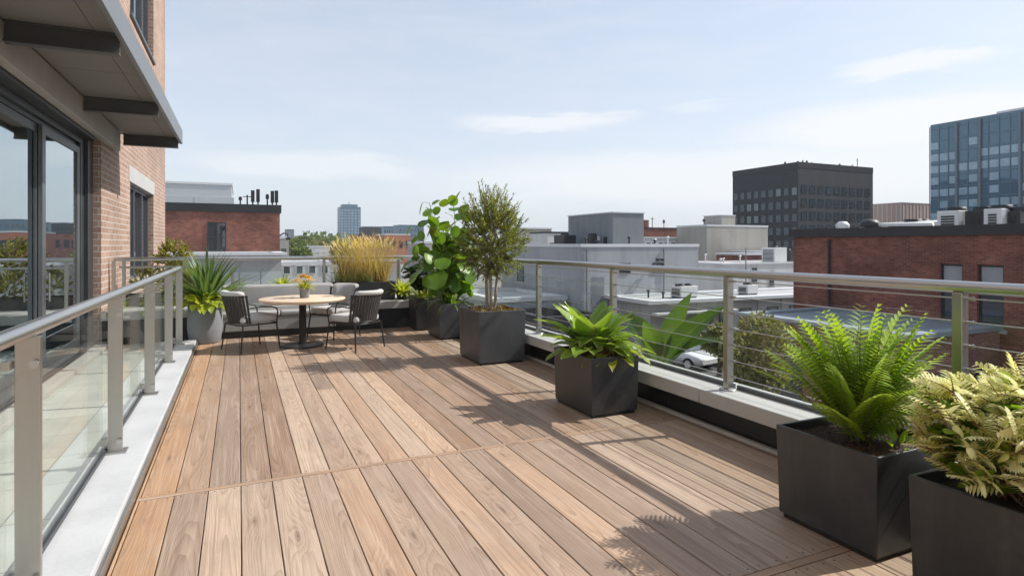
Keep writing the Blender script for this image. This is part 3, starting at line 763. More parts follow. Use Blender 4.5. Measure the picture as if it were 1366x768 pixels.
# sliding doors: outer frame, sashes, glass
fx0, fx1 = WX - 0.30, WX - 0.16
df = MB()
df.box(fx0, DO0 + .002, 0.09, fx1, DO0 + .12, DZ - .002)
df.box(fx0, DO1 - .34, 0.09, fx1 + .05, DO1 - .002, DZ - .002)
df.box(fx0, DO1 - .56, 0.09, fx1 + .0, DO1 - .342, DZ - .131)
df.box(fx0, DO0 + .12, DZ - .13, fx1 - .001, DO1 - .342, DZ - .002)
df.box(fx1 + .001, DO0 + .12, DZ - .05, WX - .003, DO1 - .342, DZ - .003)
df.box(fx0 + .03, DO0 + .12, DZ - .19, fx1 - .05, DO1 - .562, DZ - .131)
df.build('door_frame', MT['frame'], OB, bevel=0.004)
bx(WX - .34, DO0 + .01, -0.011, WX + .16, DO1 - .01, 0.045).build('door_sill', MT['concrete'], OB, bevel=0.006)
bx(WX - .32, DO0 + .01, 0.047, WX - .02, DO1 - .01, 0.088).build('door_track', MT['frame2'], OB, bevel=0.004)


def sash(y0, y1, x):
    s = MB(); w = 0.14; z0, z1 = 0.092, DZ - .195
    s.box(x - .045, y0, z0, x, y0 + w, z1); s.box(x - .045, y1 - w, z0, x, y1, z1)
    s.box(x - .044, y0 + w, z0, x - .001, y1 - w, z0 + .12); s.box(x - .044, y0 + w, z1 - .1, x - .001, y1 - w, z1)
    o = s.build('glass_door', MT['frame2'], OB, bevel=0.004)
    bx(x - .03, y0 + w, z0 + .12, x - .018, y1 - w, z1 - .1).build('pane', MT['door_glass'], o)
    return o


sash(2.2, 5.4, fx1 - .005)
sash(5.3, 9.12, fx1 - .06)
so = sash(8.98, 10.86, fx1 - .005)
k = MB(); k.tube([(fx1 + .045, 9.06, 0.9), (fx1 + .045, 9.06, 1.25)], 0.011, 10)
k.tube([(fx1 - .004, 9.06, 0.93), (fx1 + .045, 9.06, 0.93)], 0.008, 8); k.tube([(fx1 - .004, 9.06, 1.22), (fx1 + .045, 9.06, 1.22)], 0.008, 8)
k.build('handle', MT['steel'], so)
bx(WX + .002, 1.0, 3.24, WX + .11, 12.45, 3.575).build('header_beam', MT['concrete'], OB, bevel=0.01)
CAX = -0.97
cp = bx(WX + .003, 0.5, 3.60, CAX - .05, 12.9, 3.74).build('canopy', MT['canopy'], OB)
ys = [0.5, 3.7, 6.7, 8.2, 9.7, 11.2, 12.9]
for a, b in zip(ys[:-1], ys[1:]):
    for (xa, xb) in ((WX + .115, -1.22), (-1.214, CAX - .05)):
        bx(xa, a + .004, 3.578, xb, b - .004, 3.598).build('soffit_panel', MT['soffit'], cp)
fa = MB()
fa.box(CAX - .048, 0.5, 3.50, CAX, 12.96, 3.76)
fa.box(WX + .1, 12.905, 3.51, CAX - .05, 12.955, 3.75)
fa.build('fascia', MT['canopy'], cp, bevel=0.004)
for y in (3.7, 6.7, 9.7, 12.72):
    b = MB()
    b.box(WX + .112, y - .055, 3.385, CAX - .052, y + .055, 3.40)
    b.box(WX + .112, y - .012, 3.40, CAX - .052, y + .012, 3.577)
    b.box(WX + .112, y - .055, 3.56, CAX - .052, y - .0121, 3.577); b.box(WX + .112, y + .0121, 3.56, CAX - .052, y + .055, 3.577)
    b.build('bracket', MT['bracket'], cp)

# ------------------------------------------------------------------ potted plants
def planter(parent, w, d, h, m, foot=True, t=0.022):
    b = MB(); x, y = w / 2, d / 2; z0 = 0.03 if foot else 0.0; tp = 0.012
    xo, yo, xi, yi = x - tp, y - tp, x - t, y - t
    O0 = [(-xo, -yo, z0), (xo, -yo, z0), (xo, yo, z0), (-xo, yo, z0)]
    O1 = [(-x, -y, h), (x, -y, h), (x, y, h), (-x, y, h)]
    I1 = [(-xi, -yi, h), (xi, -yi, h), (xi, yi, h), (-xi, yi, h)]
    I0 = [(-xi, -yi, h - .12), (xi, -yi, h - .12), (xi, yi, h - .12), (-xi, yi, h - .12)]
    n = len(b.v); b.v.extend(O0 + O1 + I1 + I0)
    fs = [(3, 2, 1, 0)]
    for A in (0, 4, 8):
        for i in range(4):
            j = (i + 1) % 4; fs.append((A + i, A + j, A + 4 + j, A + 4 + i))
    for f in fs:
        b.f.append(f); b.uv.append(None); b.c.append((.5, .5, .5)); b.sm.append(False)
    o = b.build('planter_box', m, parent, bevel=0.006)
    if foot:
        bx(-x + .03, -y + .03, 0.001, x - .03, y - .03, z0 + .002).build('plinth', MT['black_panel'], o)
    s = MB(); N = 9; zr = random.Random(int(w * 1000 + h * 77))
    rows = [[(-xi + 2 * xi * i / N, -yi + 2 * yi * j / N, h - .055 + zr.uniform(-.012, .018)) for i in range(N + 1)] for j in range(N + 1)]
    s.grid(rows, None)
    s.build('soil', MT['soil'], parent)
    return o


# --- fern, front right
T = thing('potted_fern', 'charcoal square planter holding a large bright green fern', 'potted plant', (3.20, 2.27, 0.0), 0)
planter(T, 0.62, 0.62, 0.54, MT['planter'])
r = random.Random(3); fo = MB(); st = MB()
for i in range(64):
    az = i * 2.39996 + r.uniform(-.25, .25); f = i / 63
    el = R(87 - 36 * f + r.uniform(-6, 6))
    b = (math.cos(az) * .02 + r.uniform(-.05, .05), math.sin(az) * .02 + r.uniform(-.05, .05), .48)
    L = (0.80 - .2 * f) * r.uniform(.82, 1.06)
    frond(fo, st, r, b, az, el, L, .13, r.uniform(.2, .5) + .25 * f, 24, (0.25, 1.0), .33, r.uniform(-.6, .6))
rosette(fo, r, (.12, -.15, .49), 9, .08, .14, .05, (25, 75), (.2, .8), prof_ovate, .2, 1, 5, None, (.3, .9))
fo.build('foliage', MT['fern'], T); st.build('stem', MT['stem'], T)
ch = MB(); zr = random.Random(5)
for i in range(420):
    p = Vector((zr.uniform(-.27, .27), zr.uniform(-.27, .27), .497 + zr.uniform(0, .02)))
    leaf(ch, p, (zr.uniform(-1, 1), zr.uniform(-1, 1), zr.uniform(-.2, .5)), zr.uniform(.015, .035), .014, .1, .1, prof_strap, 1, 1)
tag(ch.build('mulch', MT['bark_chip'], T), kind='stuff')

# --- variegated plant at the right edge
T = thing('potted_variegated_plant', 'charcoal planter holding a pale cream variegated plant at the right edge', 'potted plant', (3.13, 1.44, 0.0), 0)
planter(T, 0.64, 0.64, 0.54, MT['planter'])
r = random.Random(21); fo = MB(); gr = MB(); st = MB()
for i in range(175):
    az = r.uniform(0, 2 * PI); z = r.uniform(-.75, 1); q = math.sqrt(1 - z * z); k = r.uniform(.35, 1) ** .5
    top = Vector((-.05 + math.cos(az) * q * .37 * k, math.sin(az) * q * .36 * k, .76 + z * .25 * k))
    b = Vector((r.uniform(-.10, .10), r.uniform(-.10, .10), .48))
    mid = b.lerp(top, .55) + Vector((0, 0, .05))
    st.tube([b, mid, top], [.0045, .0035, .002], 5, cap=False)
    for h in range(2):
        frond(fo, st, r, top, az + r.uniform(-1.3, 1.3), R(r.uniform(0, 75)), r.uniform(.10, .17), .056, r.uniform(.1, .8), 6, (.25, 1.0), .62, r.uniform(-1.2, 1.2), 0.02)
    if i % 2 == 0:
        for h in range(7):
            leaf(fo, top + Vector((0, 0, .02)), pol(az + h * .9, R(r.uniform(5, 45))), r.uniform(.06, .09), .026, .5, .2, prof_ovate, 4, 1, rc(r, .3, 1))
    else:
        for h in range(6):
            leaf(gr, b.lerp(top, r.uniform(.6, 1.05)), pol(az + r.uniform(-1.5, 1.5), R(r.uniform(0, 70))), r.uniform(.07, .10), r.uniform(.06, .08), .5, .15, prof_round, 5, 1, rc(r))
fo.build('foliage', MT['varieg'], T); gr.build('green_leaves', MT['bigleaf'], T); st.build('stem', MT['stem_r'], T)

# --- broad-leaved plant in the middle
T = thing('potted_broadleaf_plant', 'black planter with broad glossy leaves edged in yellow, mid deck', 'potted plant', (3.20, 5.05, 0.0), 0)
planter(T, 0.53, 0.72, 0.555, MT['planter'])
r = random.Random(9); fo = MB(); st = MB(); ye = MB()
rosette(fo, r, (-.02, 0, .49), 34, .11, .335, .20, (24, 82), (.45, 1.1), prof_ovate, .28, 2, 8, st, (0.05, 1.0), .05, .16)
rosette(ye, r, (.12, -.12, .49), 22, .12, .24, .10, (10, 70), (.4, 1.2), prof_ovate, .25, 1, 6, st, (0.2, 1.0), .06, .13)
for az, el, L in ((4.2, 20, .26), (4.75, 8, .24), (3.6, 25, .30), (3.0, 15, .3), (5.3, 20, .26)):
    leaf(fo, pol(az, R(60)) * .1 + Vector((0, -.05, .60)), pol(az, R(el)), L, .15, 1.35, .15, prof_ovate, 8, 2, (r.uniform(.5, 1), .9, .5), 0, .04)
rosette(fo, r, (0, .05, .50), 18, .09, .53, .20, (56, 87), (.15, .75), prof_ovate, .35, 2, 8, st, (0.4, 1.0), .04, .1)
fo.build('foliage', MT['hosta'], T); ye.build('yellow_foliage', MT['lime'], T); st.build('stem', MT['stem_r'], T)

# --- little tree
T = thing('potted_tree', 'slate grey cube planter holding a small bushy tree on pale stems', 'potted plant', (3.22, 7.76, 0.0), 0)
planter(T, 0.68, 0.80, 0.71, MT['planter_grey'])
r = random.Random(13); tr = MB(); fo = MB(); st = MB(); gc = MB()
for k, (ax, ay) in enumerate(((.0, .0), (.05, .03), (-.04, .03))):
    pts = [Vector((ax, ay, .64))]
    lean = Vector((ax * 1.6 + r.uniform(-.03, .03), ay * 1.6 + r.uniform(-.03, .03), 1)).normalized()
    for s in range(7):
        lean = (lean + Vector((r.uniform(-.07, .07), r.uniform(-.07, .07), .05))).normalized()
        pts.append(pts[-1] + lean * .17)
    tr.tube(pts, [.026 - .0027 * i for i in range(8)], 8)
    for i in range(3, 8):
        for q in range(3):
            az = r.uniform(0, 2 * PI); d = pol(az, R(r.uniform(25, 65))); L = r.uniform(.25, .5)
            m1 = pts[i] + d * L * .5; e = m1 + (d + Vector((0, 0, .5))).normalized() * L * .6
            tr.tube([pts[i], m1, e], [.010, .007, .004], 5, cap=False)
sprays(fo, st, r, (.02, .02, 1.66), 330, .48, .30, .22, .055, .017, (.0, .85), 22, 1.0)
sprays(fo, st, r, (.02, .02, 1.98), 130, .32, .80, .30, .050, .015, (.25, 1.0), 22, 1.0)
sprays(fo, st, r, (.0, .0, 1.40), 120, .40, -.10, .20, .050, .015, (.1, .8), 20, .6)
tr.build('trunk', MT['bark'], T); fo.build('foliage', MT['olive'], T); st.build('twigs', MT['bark_d'], T)
for i in range(14):
    p = (r.uniform(-.29, .29), r.uniform(-.34, .34), .665)
    rosette(gc, r, p, 26, .05, .085, .018, (15, 85), (.1, .9), prof_strap, .2, 1, 3, None, (0, 1))
tag(gc.build('ground_cover', MT['cover'], T), kind='stuff')

# --- tall round-leaved plant behind the tree
T = thing('potted_round_leaf_plant', 'slate planter with tall stems of big round leaves behind the small tree', 'potted plant', (3.36, 9.97, 0.0), 0)
planter(T, 0.62, 0.72, 0.60, MT['planter_grey'])
r = random.Random(31); fo = MB(); st = MB(); lo = MB()
stems = [((-.12, .0), (-.62, -.05), 1.9), ((.1, .02), (.38, -.05), 1.6), ((-.10, .05), (-.42, -.12), 2.30), ((.05, -.05), (.02, -.08), 2.34), ((.0, .1), (.26, .05), 2.1), ((-.12, -.08), (-.6, -.1), 1.55), ((.08, .0), (-.12, .14), 1.95), ((.02, -.1), (-.25, -.2), 1.9), ((.1, -.05), (.2, -.18), 1.75)]
for (a, b, zt) in stems:
    p0 = Vector((a[0], a[1], .54)); p3 = Vector((b[0], b[1], zt))
    pts = []
    for i in range(9):
        t = i / 8
        pts.append(p0.lerp(p3, t) + Vector((math.sin(t * PI) * .04, math.sin(t * PI * 1.6) * .03, 0)))
    st.tube(pts, [.012 - .0009 * i for i in range(9)], 6)
    n = int(13 * (zt - .5))
    for k in range(n):
        t = .22 + .78 * k / (n - 1); i = min(7, int(t * 8)); p = pts[i].lerp(pts[i + 1], t * 8 - i)
        az = k * 2.4 + r.uniform(-.4, .4); el = R(r.uniform(5, 55))
        pe = p + pol(az, el) * r.uniform(.05, .12)
        st.tube([p, pe], [.004, .003], 4, cap=False)
        s = r.uniform(.18, .31) * (1.1 if t < .6 else .85)
        leaf(fo, pe, pol(az, R(r.uniform(-75, -25) if r.random() < .55 else r.uniform(25, 80))), s, s * .86, r.uniform(.1, .6), .12, prof_round, 7, 2, rc(r), r.uniform(-.5, .5))
for p, az, s in (((-.55, -.2, 1.20), 3.6, .36), ((-.34, -.28, 1.14), 4.4, .42), ((-.66, -.05, 1.34), 2.9, .3), ((.08, -.3, 1.30), 5.0, .30), ((-.2, -.34, 1.38), 4.0, .3)):
    st.tube([(0, 0, .6), Vector(p) * .6 + Vector((0, 0, .4)), p], [.009, .006, .004], 5, cap=False)
    leaf(fo, p, pol(az, R(-30)), s, s * .95, .45, .12, prof_round, 8, 2, (r.uniform(.35, .75), .5, r.random()), r.uniform(-.3, .3), .03)
rosette(lo, r, (.02, -.06, .54), 46, .16, .50, .042, (20, 82), (.8, 1.9), prof_lance, .3, 1, 8, None, (0, 1))
fo.build('foliage', MT['bigleaf'], T); st.build('stem', MT['stem'], T); lo.build('strap_foliage', MT['hosta'], T)

# --- dark planter in the corner
T = thing('potted_dark_leaf_plant', 'black planter in the far right corner with dark round leaves over lime tufts', 'potted plant', (3.26, 11.08, 0.0), 0)
planter(T, 0.56, 0.56, 0.63, MT['planter'])
r = random.Random(41); fo = MB(); st = MB(); lo = MB()
for k in range(9):
    az = r.uniform(1.5, 5.5); p0 = Vector((0, 0, .57)); e = p0 + Vector((math.cos(az) * r.uniform(.1, .45), math.sin(az) * .25, r.uniform(.25, .75)))
    st.tube([p0, p0.lerp(e, .5) + Vector((0, 0, .08)), e], [.007, .005, .003], 5, cap=False)
    for q in range(9):
        b = p0.lerp(e, r.uniform(.45, 1.05)); az2 = r.uniform(0, 6.3)
        s = r.uniform(.15, .21)
        leaf(fo, b, pol(az2, R(r.uniform(-10, 50))), s, s * .85, .5, .15, prof_round, 6, 1, rc(r), r.uniform(-.5, .5))
rosette(lo, r, (-.1, -.08, .57), 40, .14, .30, .05, (15, 80), (.4, 1.3), prof_ovate, .25, 1, 5, None, (.1, 1))
fo.build('foliage', MT['darkleaf'], T); st.build('stem', MT['stem'], T); lo.build('lime_foliage', MT['lime'], T)

# --- big round pot, far left
T = thing('potted_sword_plant', 'round grey concrete pot with spiky sword leaves and lime foliage', 'potted plant', (-0.50, 11.0, 0.0), 0)
b = MB(); b.lathe([(0.0, 0.001), (.215, .001), (.232, .02), (.262, .25), (.262, .43), (.25, .58), (.242, .60), (.226, .60), (.224, .54), (.0, .54)], 40)
b.build('round_pot', MT['pot_grey'], T)
b = MB(); b.lathe([(.224, .565), (.12, .575), (0, .58)], 24); b.build('soil', MT['soil'], T)
r = random.Random(51); fo = MB(); lo = MB(); st = MB()
rosette(fo, r, (.02, .06, .68), 130, .07, .84, .075, (24, 89), (.05, .55), prof_lance, .45, 1, 6, None, (0, 1))
rosette(lo, r, (-.02, -.08, .59), 80, .22, .29, .12, (18, 80), (.5, 1.3), prof_ovate, .25, 1, 6, st, (.1, 1), .05, .10)
fo.build('sword_foliage', MT['spiky'], T); lo.build('lime_foliage', MT['lime'], T); st.build('stem', MT['stem'], T)

# --- ledge planter with golden grass
T = thing('potted_grass', 'long black trough of tall golden grass on the far coping', 'potted plant', (2.22, 11.90, 0.516), 0)
planter(T, 1.22, 0.30, 0.355, MT['planter'], foot=False)
r = random.Random(61); fo = MB(); lo = MB()
for i in range(1150):
    x = r.uniform(-.44, .46); y = r.uniform(-.10, .10)
    az = r.uniform(0, 2 * PI); el = R(r.uniform(62, 90))
    if r.random() < .45: az = 0 if x > 0 else PI
    L = r.uniform(.5, 1.12) * (1 - .22 * abs(x / .56) ** 2)
    leaf(fo, (x, y, .30), pol(az, el), L, r.uniform(.006, .012), r.uniform(.05, .75), .2, prof_lance, 5, 1, rc(r, 0, 1))
for i in range(330):
    leaf(lo, (r.uniform(-.58, .3), r.uniform(-.1, .1), .30), pol(r.uniform(1.8, 4.4), R(r.uniform(35, 80))), r.uniform(.25, .5), .010, r.uniform(.3, 1.1), .2, prof_lance, 5, 1, rc(r))
for i in range(190):
    x = r.uniform(-.5, .54); az = r.uniform(0, 2 * PI); L = r.uniform(.85, 1.12); el = R(r.uniform(68, 89))
    leaf(fo, (x, r.uniform(-.1, .1), .32), pol(az, el), L, .0045, r.uniform(.1, .5), .1, prof_strap, 4, 1, rc(r, .5, 1))
    e = Vector((x, 0, .32)) + pol(az, el - .15) * L * .78
    leaf(fo, e, pol(az, el - .3), .20, .022, .5, .1, prof_ovate, 3, 1, rc(r, .7, 1))
fo.build('golden_blades', MT['grass'], T); lo.build('green_blades', MT['spiky'], T)


def tuft(name, label, loc, s, seed, m, n=60):
    T = thing(name, label, 'potted plant', loc, 0)
    b = MB(); b.lathe([(0, .001), (.10 * s, .001), (.13 * s, .12 * s), (.118 * s, .12 * s), (.11 * s, .09 * s), (0, .09 * s)], 20)
    b.build('pot', MT['planter'], T)
    r = random.Random(seed); f = MB()
    rosette(f, r, (0, 0, .09 * s), n, .08 * s, .30 * s, .055 * s, (10, 85), (.3, 1.2), prof_ovate, .25, 1, 5, None, (0, 1))
    f.build('foliage', m, T)


tuft('potted_lime_plant', 'small lime green tuft on the coping behind the bench', (0.74, 11.83, 0.7), 0.95, 71, MT['lime'])
tuft('potted_lime_plant', 'lime green tuft right of the long trough of golden grass', (2.99, 11.80, 0.516), 1.15, 73, MT['lime'], 80)
bx(0.45, 11.70, 0.5165, 1.05, 11.96, 0.699).build('ledge_box', MT['planter'])
tag(bpy.data.objects['ledge_box'], 'dark box on the coping under the lime tuft behind the bench', 'box')

# --- shrub behind the far railing, left
T = thing('potted_shrub', 'yellow green shrub in a dark trough behind the far railing by the brick wall', 'potted plant', (-1.22, 12.52, 0.516), 0)
planter(T, 1.3, 0.5, 0.20, MT['planter'], foot=False)
r = random.Random(81); fo = MB(); st = MB()
for (cx, cz, rad, n) in ((.12, .86, .27, 150), (-.28, .42, .28, 90), (.2, .42, .30, 110), (.5, .38, .22, 60)):
    sprays(fo, st, r, (cx, 0, cz), n, rad, .45, .18, .048, .026, (0, 1), 15, .9)
fo.build('foliage', MT['hedge'], T); st.build('stem', MT['bark_d'], T)

# --- banana-like leaves outside the right railing
T = thing('paddle_leaf_plant', 'large paddle shaped leaves rising outside the cable railing', 'plant', (4.42, 5.62, -0.62), 0)
b = MB(); b.box(-.33, -.6, 0, .35, .6, .52); b.build('trough', MT['planter'], T, bevel=0.01)
r = random.Random(91); fo = MB(); st = MB()
for az, el, L, w, dr, rl in ((-.7, 62, 1.0, .27, .55, .9), (-1.5, 50, .9, .30, .75, .5), (1.7, 66, .82, .28, .8, -.6), (2.6, 48, .75, .25, .9, .4), (.4, 40, .85, .30, 1.0, -.3), (-2.6, 72, .7, .22, .7, .3), (-.2, 74, .95, .24, .4, 1.2)):
    b0 = Vector((r.uniform(-.06, .06), r.uniform(-.06, .06), .52)); b1 = b0 + pol(az, R(min(86, el + 12))) * .34
    st.tube([b0, b1], [.02, .011], 7, cap=False)
    leaf(fo, b1, pol(az, R(el)), L * .95, w, dr, .3, prof_ovate, 12, 2, (1.0 if rl == 1.2 else r.uniform(.0, .6), r.random(), r.random()), rl, .02)
fo.build('foliage', MT['banana'], T); st.build('stem', MT['stem'], T)

# ------------------------------------------------------------------ furniture
def rounded(x0, y0, z0, x1, y1, z1, m, name, parent, b=0.03, puff=0.0):
    s = MB(); N = 8
    s.box(x0, y0, z0, x1, y1, z1)
    o = s.build(name, m, parent, bevel=b, seg=4)
    for p in o.data.polygons: p.use_smooth = True
    return o


BN = thing('bench_sofa', 'long grey upholstered bench against the far parapet', 'bench', (0.68, 11.3, 0.0))
bx(-.92, -.02, 0.001, .90, .14, .115).build('plinth', MT['black_panel'], BN)
bx(-.955, -.075, .118, .925, .148, .345).build('shell', MT['bench'], BN, bevel=0.012)
rounded(-.955, -.09, .347, -.02, .40, .445, MT['cushion_d'], 'seat_cushion', BN, .035)
rounded(-.012, -.09, .347, .925, .40, .445, MT['cushion_d'], 'seat_cushion', BN, .035)
bx(-.955, .15, .517, .925, .395, .56).build('back_rail', MT['bench'], BN, bevel=0.008)
rounded(-.955, .20, .45, .925, .395, .885, MT['cushion_d'], 'back_cushion', BN, .05)


def make_chair():
    T = thing('armchair', '', 'chair')
    # local: faces +X, origin on the floor at the centre of the seat
    fr = MB(); hw = .27; zs = .385
    ring = [(.26, -hw + .03, zs), (.26, hw - .03, zs), (.2, hw, zs), (-.2, hw, zs), (-.27, hw - .08, zs), (-.27, -hw + .08, zs), (-.2, -hw, zs), (.2, -hw, zs), (.26, -hw + .03, zs)]
    fr.tube(ring, .011, 8); fr.build('seat_frame', MT['black_metal'], T)
    for sx, sy in ((1, 1), (1, -1), (-1, 1), (-1, -1)):
        l = MB(); l.tube([(sx * .235, sy * (hw - .01), zs), (sx * .275, sy * (hw + .02), .004)], [.012, .010], 8); l.build('leg', MT['black_metal'], T)
    # curved back: plan arc behind the seat
    def arc(a, z, off=0.0):
        k = (z - .38) / .42
        rx = .255 + .055 * k + off; ry = .285 + .03 * k + off
        return Vector((-.02 - .05 * k - rx * math.cos(a), ry * math.sin(a), z))
    A = R(68)
    for nm, z in (('top_rail', .79), ('lower_rail', .41)):
        b = MB(); b.tube([arc(-A + 2 * A * i / 20, z) for i in range(21)], .010, 8); b.build(nm, MT['black_metal'], T)
    b = MB()
    for i in range(17):
        a = -A + 2 * A * (i + .5) / 17
        p, q = arc(a - .054, .415), arc(a + .054, .415); p2, q2 = arc(a - .054, .785), arc(a + .054, .785)
        pin, qin = arc(a - .054, .415, -.008), arc(a + .054, .415, -.008); p3, q3 = arc(a - .054, .785, -.008), arc(a + .054, .785, -.008)
        b.face([p, p2, q2, q]); b.face([pin, qin, q3, p3]); b.face([p, pin, p3, p2]); b.face([q, q2, q3, qin])
    b.build('straps', MT['rope'], T)
    for sg in (-1, 1):
        b = MB(); y = sg * .30
        e = arc(sg * A, .62)
        b.tube([e, (-.02, sg * .315, .635), (.14, sg * .315, .625), (.21, sg * .31, .60), (.235, sg * .30, .55), (.235, sg * .27, .39)], .010, 8)
        b.build('armrest', MT['black_metal'], T)
    # cushions
    rounded(-.235, -.235, .40, .275, .235, .505, MT['cushion'], 'seat_cushion', T, .04)
    b = MB(); rows = []
    B = R(60)
    for i in range(15):
        a = -B + 2 * B * i / 14
        e = 1.0 if 0 < i < 14 else .45
        prof = []
        for (o, z) in ((-.02, .50), (-.013, .62), (-.013, .775), (.016, .80), (.018, .84), (-.02, .865), (-.075, .855), (-.115, .80), (-.125, .66), (-.12, .52), (-.06, .495)):
            zz = .66 + (z - .66) * (1.0 if e == 1 else .9)
            oo = -.06 + (o + .06) * e
            prof.append(arc(a, zz, oo))
        rows.append(prof)
    b.grid(rows, None, (.5, .5, .5), True, True)
    b.face(list(reversed(rows[0]))); b.face(rows[-1])
    b.build('back_cushion', MT['cushion'], T, sub=1)
    return T


c1 = make_chair()
c2 = copy_tree(c1); c3 = copy_tree(c1)
gname = 'armchairs round the table'
c1.location = (.17, 10.0, 0); c1.rotation_euler.z = R(25)
for c_ in (c1, c2, c3): c_.scale = (1.1, 1.1, 1.06)
tag(c1, 'grey cushioned armchair with dark straps left of the round table, pillow on it', 'chair', gname)
c2.location = (1.64, 9.42, 0); c2.rotation_euler.z = R(127)
tag(c2, 'grey cushioned armchair in front right of the round table, strapped back to the viewer', 'chair', gname)
c3.location = (1.50, 10.72, 0); c3.rotation_euler.z = R(215)
tag(c3, 'grey cushioned armchair behind the front right one, next to the bench end', 'chair', gname)
for o in c3.children:
    if o.name.startswith('back_cushion'):
        o.data = o.data.copy(); o.data.materials[0] = MT['cushion_d']
# throw pillow
b = MB(); rows = []
for i in range(9):
    u = -1 + 2 * i / 8; row = []
    for j in range(16):
        a = 2 * PI * j / 16
        e = (1 - abs(u) ** 3) * .5 + .02
        sx = math.copysign(abs(math.cos(a)) ** .5, math.cos(a)); sz = math.copysign(abs(math.sin(a)) ** .8, math.sin(a))
        row.append((sz * .075 * e * 1.7, u * .185, sx * .185 * (1 - .06 * (1 - abs(u)))))
    rows.append(row)
b.grid(rows, None, (.5, .5, .5), True, True); b.face(list(reversed(rows[0]))); b.face(rows[-1])
pl = b.build('pillow', MT['pillow'], None, sub=1)
M1 = Matrix.Translation((.17, 10.0, .03)) @ Matrix.Rotation(R(25), 4, 'Z') @ Matrix.Translation((-.13, .05, .665)) @ Matrix.Rotation(R(-16), 4, 'Y')
pl.matrix_world = M1
tag(pl, 'pale square pillow leaning on the back of the left armchair', 'pillow')

T = thing('round_table', 'round pale wood table on a black pedestal', 'table', (0.92, 10.0, 0))
b = MB(); b.lathe([(0, .70), (.58, .70), (.635, .715), (.65, .735), (.65, .75), (.64, .756), (0, .756)], 64); b.build('tabletop', MT['table'], T)
b = MB(); b.lathe([(.058, .03), (.055, .2), (.055, .66), (.12, .688), (.12, .699), (0, .699)], 32); b.build('pedestal', MT['black_metal'], T)
b = MB(); b.lathe([(0, .002), (.325, .002), (.325, .012), (.30, .022), (.07, .03), (0, .03)], 48); b.build('base_plate', MT['black_metal'], T)

T = thing('potted_flowers', 'small grey pot of orange and yellow flowers on the table', 'flower pot', (0.95, 10.02, .757))
b = MB(); b.lathe([(0, .001), (.066, .001), (.071, .01), (.078, .15), (.078, .165), (.068, .165), (.066, .14), (0, .14)], 28); b.build('pot', MT['pot_grey'], T)
r = random.Random(101); fo = MB(); fl = MB()
rosette(fo, r, (0, 0, .14), 80, .06, .19, .028, (15, 85), (.2, .9), prof_lance, .2, 1, 4, None, (.1, 1))
for i in range(70):
    az = r.uniform(0, 6.3); k = r.uniform(0, 1); p = Vector((math.cos(az) * .18 * k, math.sin(az) * .18 * k, .34 - .09 * k * k + r.uniform(-.03, .02)))
    cc = rc(r)
    for q in range(7):
        leaf(fl, p, pol(q * .9 + az, R(r.uniform(20, 55))), .042, .017, .4, .2, prof_ovate, 3, 1, cc)
fo.build('foliage', MT['lime'], T); fl.build('flowers', MT['petal'], T)
# ------------------------------------------------------------------ city
def block(name, label, x0, y0, x1, y1, top, m, cat='building', roof=None, cop=None, copm='coping_l', base=GZ, proud=0.08, ch=0.25):
    """a flat-roofed building: walls, roof sheet inside a coping"""
    T = thing(name, label, cat, ((x0 + x1) / 2, (y0 + y1) / 2, base))
    cx, cy = (x0 + x1) / 2, (y0 + y1) / 2
    hx, hy = (x1 - x0) / 2, (y1 - y0) / 2; h = top - base
    bx(-hx, -hy, 0, hx, hy, h - ch).build('wall', MT[m], T)
    b = MB(); w = 0.35; p = proud
    b.box(-hx - p, -hy - p, h - ch + .002, hx + p, -hy + w, h); b.box(-hx - p, hy - w, h - ch + .002, hx + p, hy + p, h)
    b.box(-hx - p, -hy + w + .002, h - ch + .002, -hx + w, hy - w - .002, h - .002); b.box(hx - w, -hy + w + .002, h - ch + .002, hx + p, hy - w - .002, h - .002)
    b.build('coping', MT[copm], T)
    bx(-hx + w + .003, -hy + w + .003, h - ch + .004, hx - w - .003, hy - w - .003, h - ch + .05).build('roof', MT[roof or 'roof_g'], T)
    T['hx'] = hx; T['hy'] = hy; T['h'] = h
    return T


def win(T, side, u, z, w, h, frame='frame', glass='far_glass', fw=0.07, bars=(1, 2), sill=True, painted_reflection=False, rec=0.0):
    """a framed window on the -Y ('s'), -X ('w') face; u along the face from its centre, z of the bottom above the base"""
    hx, hy = T['hx'], T['hy']
    def bb(mb, a0, z0, a1, z1, d0, d1):
        d0 -= rec; d1 -= rec
        if side == 's': mb.box(a0, -hy - d1, z0, a1, -hy - d0, z1)
        elif side == 'w': mb.box(-hx - d1, a0, z0, -hx - d0, a1, z1)
        else: mb.box(hx + d0, a0, z0, hx + d1, a1, z1)
    f = MB(); a, b = u - w / 2, u + w / 2
    bb(f, a, z, a + fw, z + h, .004, .06); bb(f, b - fw, z, b, z + h, .004, .06)
    bb(f, a + fw, z, b - fw, z + fw, .004, .058); bb(f, a + fw, z + h - fw, b - fw, z + h, .004, .058)
    for i in range(1, bars[1]):
        zz = z + h * i / bars[1]; bb(f, a + fw, zz - fw / 2, b - fw, zz + fw / 2, .004, .062)
    for i in range(1, bars[0]):
        aa = a + w * i / bars[0]; bb(f, aa - fw / 3, z + fw, aa + fw / 3, z + h - fw, .004, .057)
    o = f.build('window', MT[frame], T)
    g = MB(); bb(g, a + fw, z + fw, b - fw, z + h - fw, .003, .03); g.build('pane', MT[glass], o)
    if painted_reflection:
        g = MB(); bb(g, a + fw, z + h * .55, b - fw, z + h - fw, .031, .04); g.build('reflection_patch', MT['w_grey'], o)  # pale sheet over the upper glass imitates a reflection by its colour
    if sill:
        g = MB(); bb(g, a - .1, z - .12, b + .1, z - .003, .004 + rec, .09 + rec); g.build('sill', MT['stone'], o)
    return o


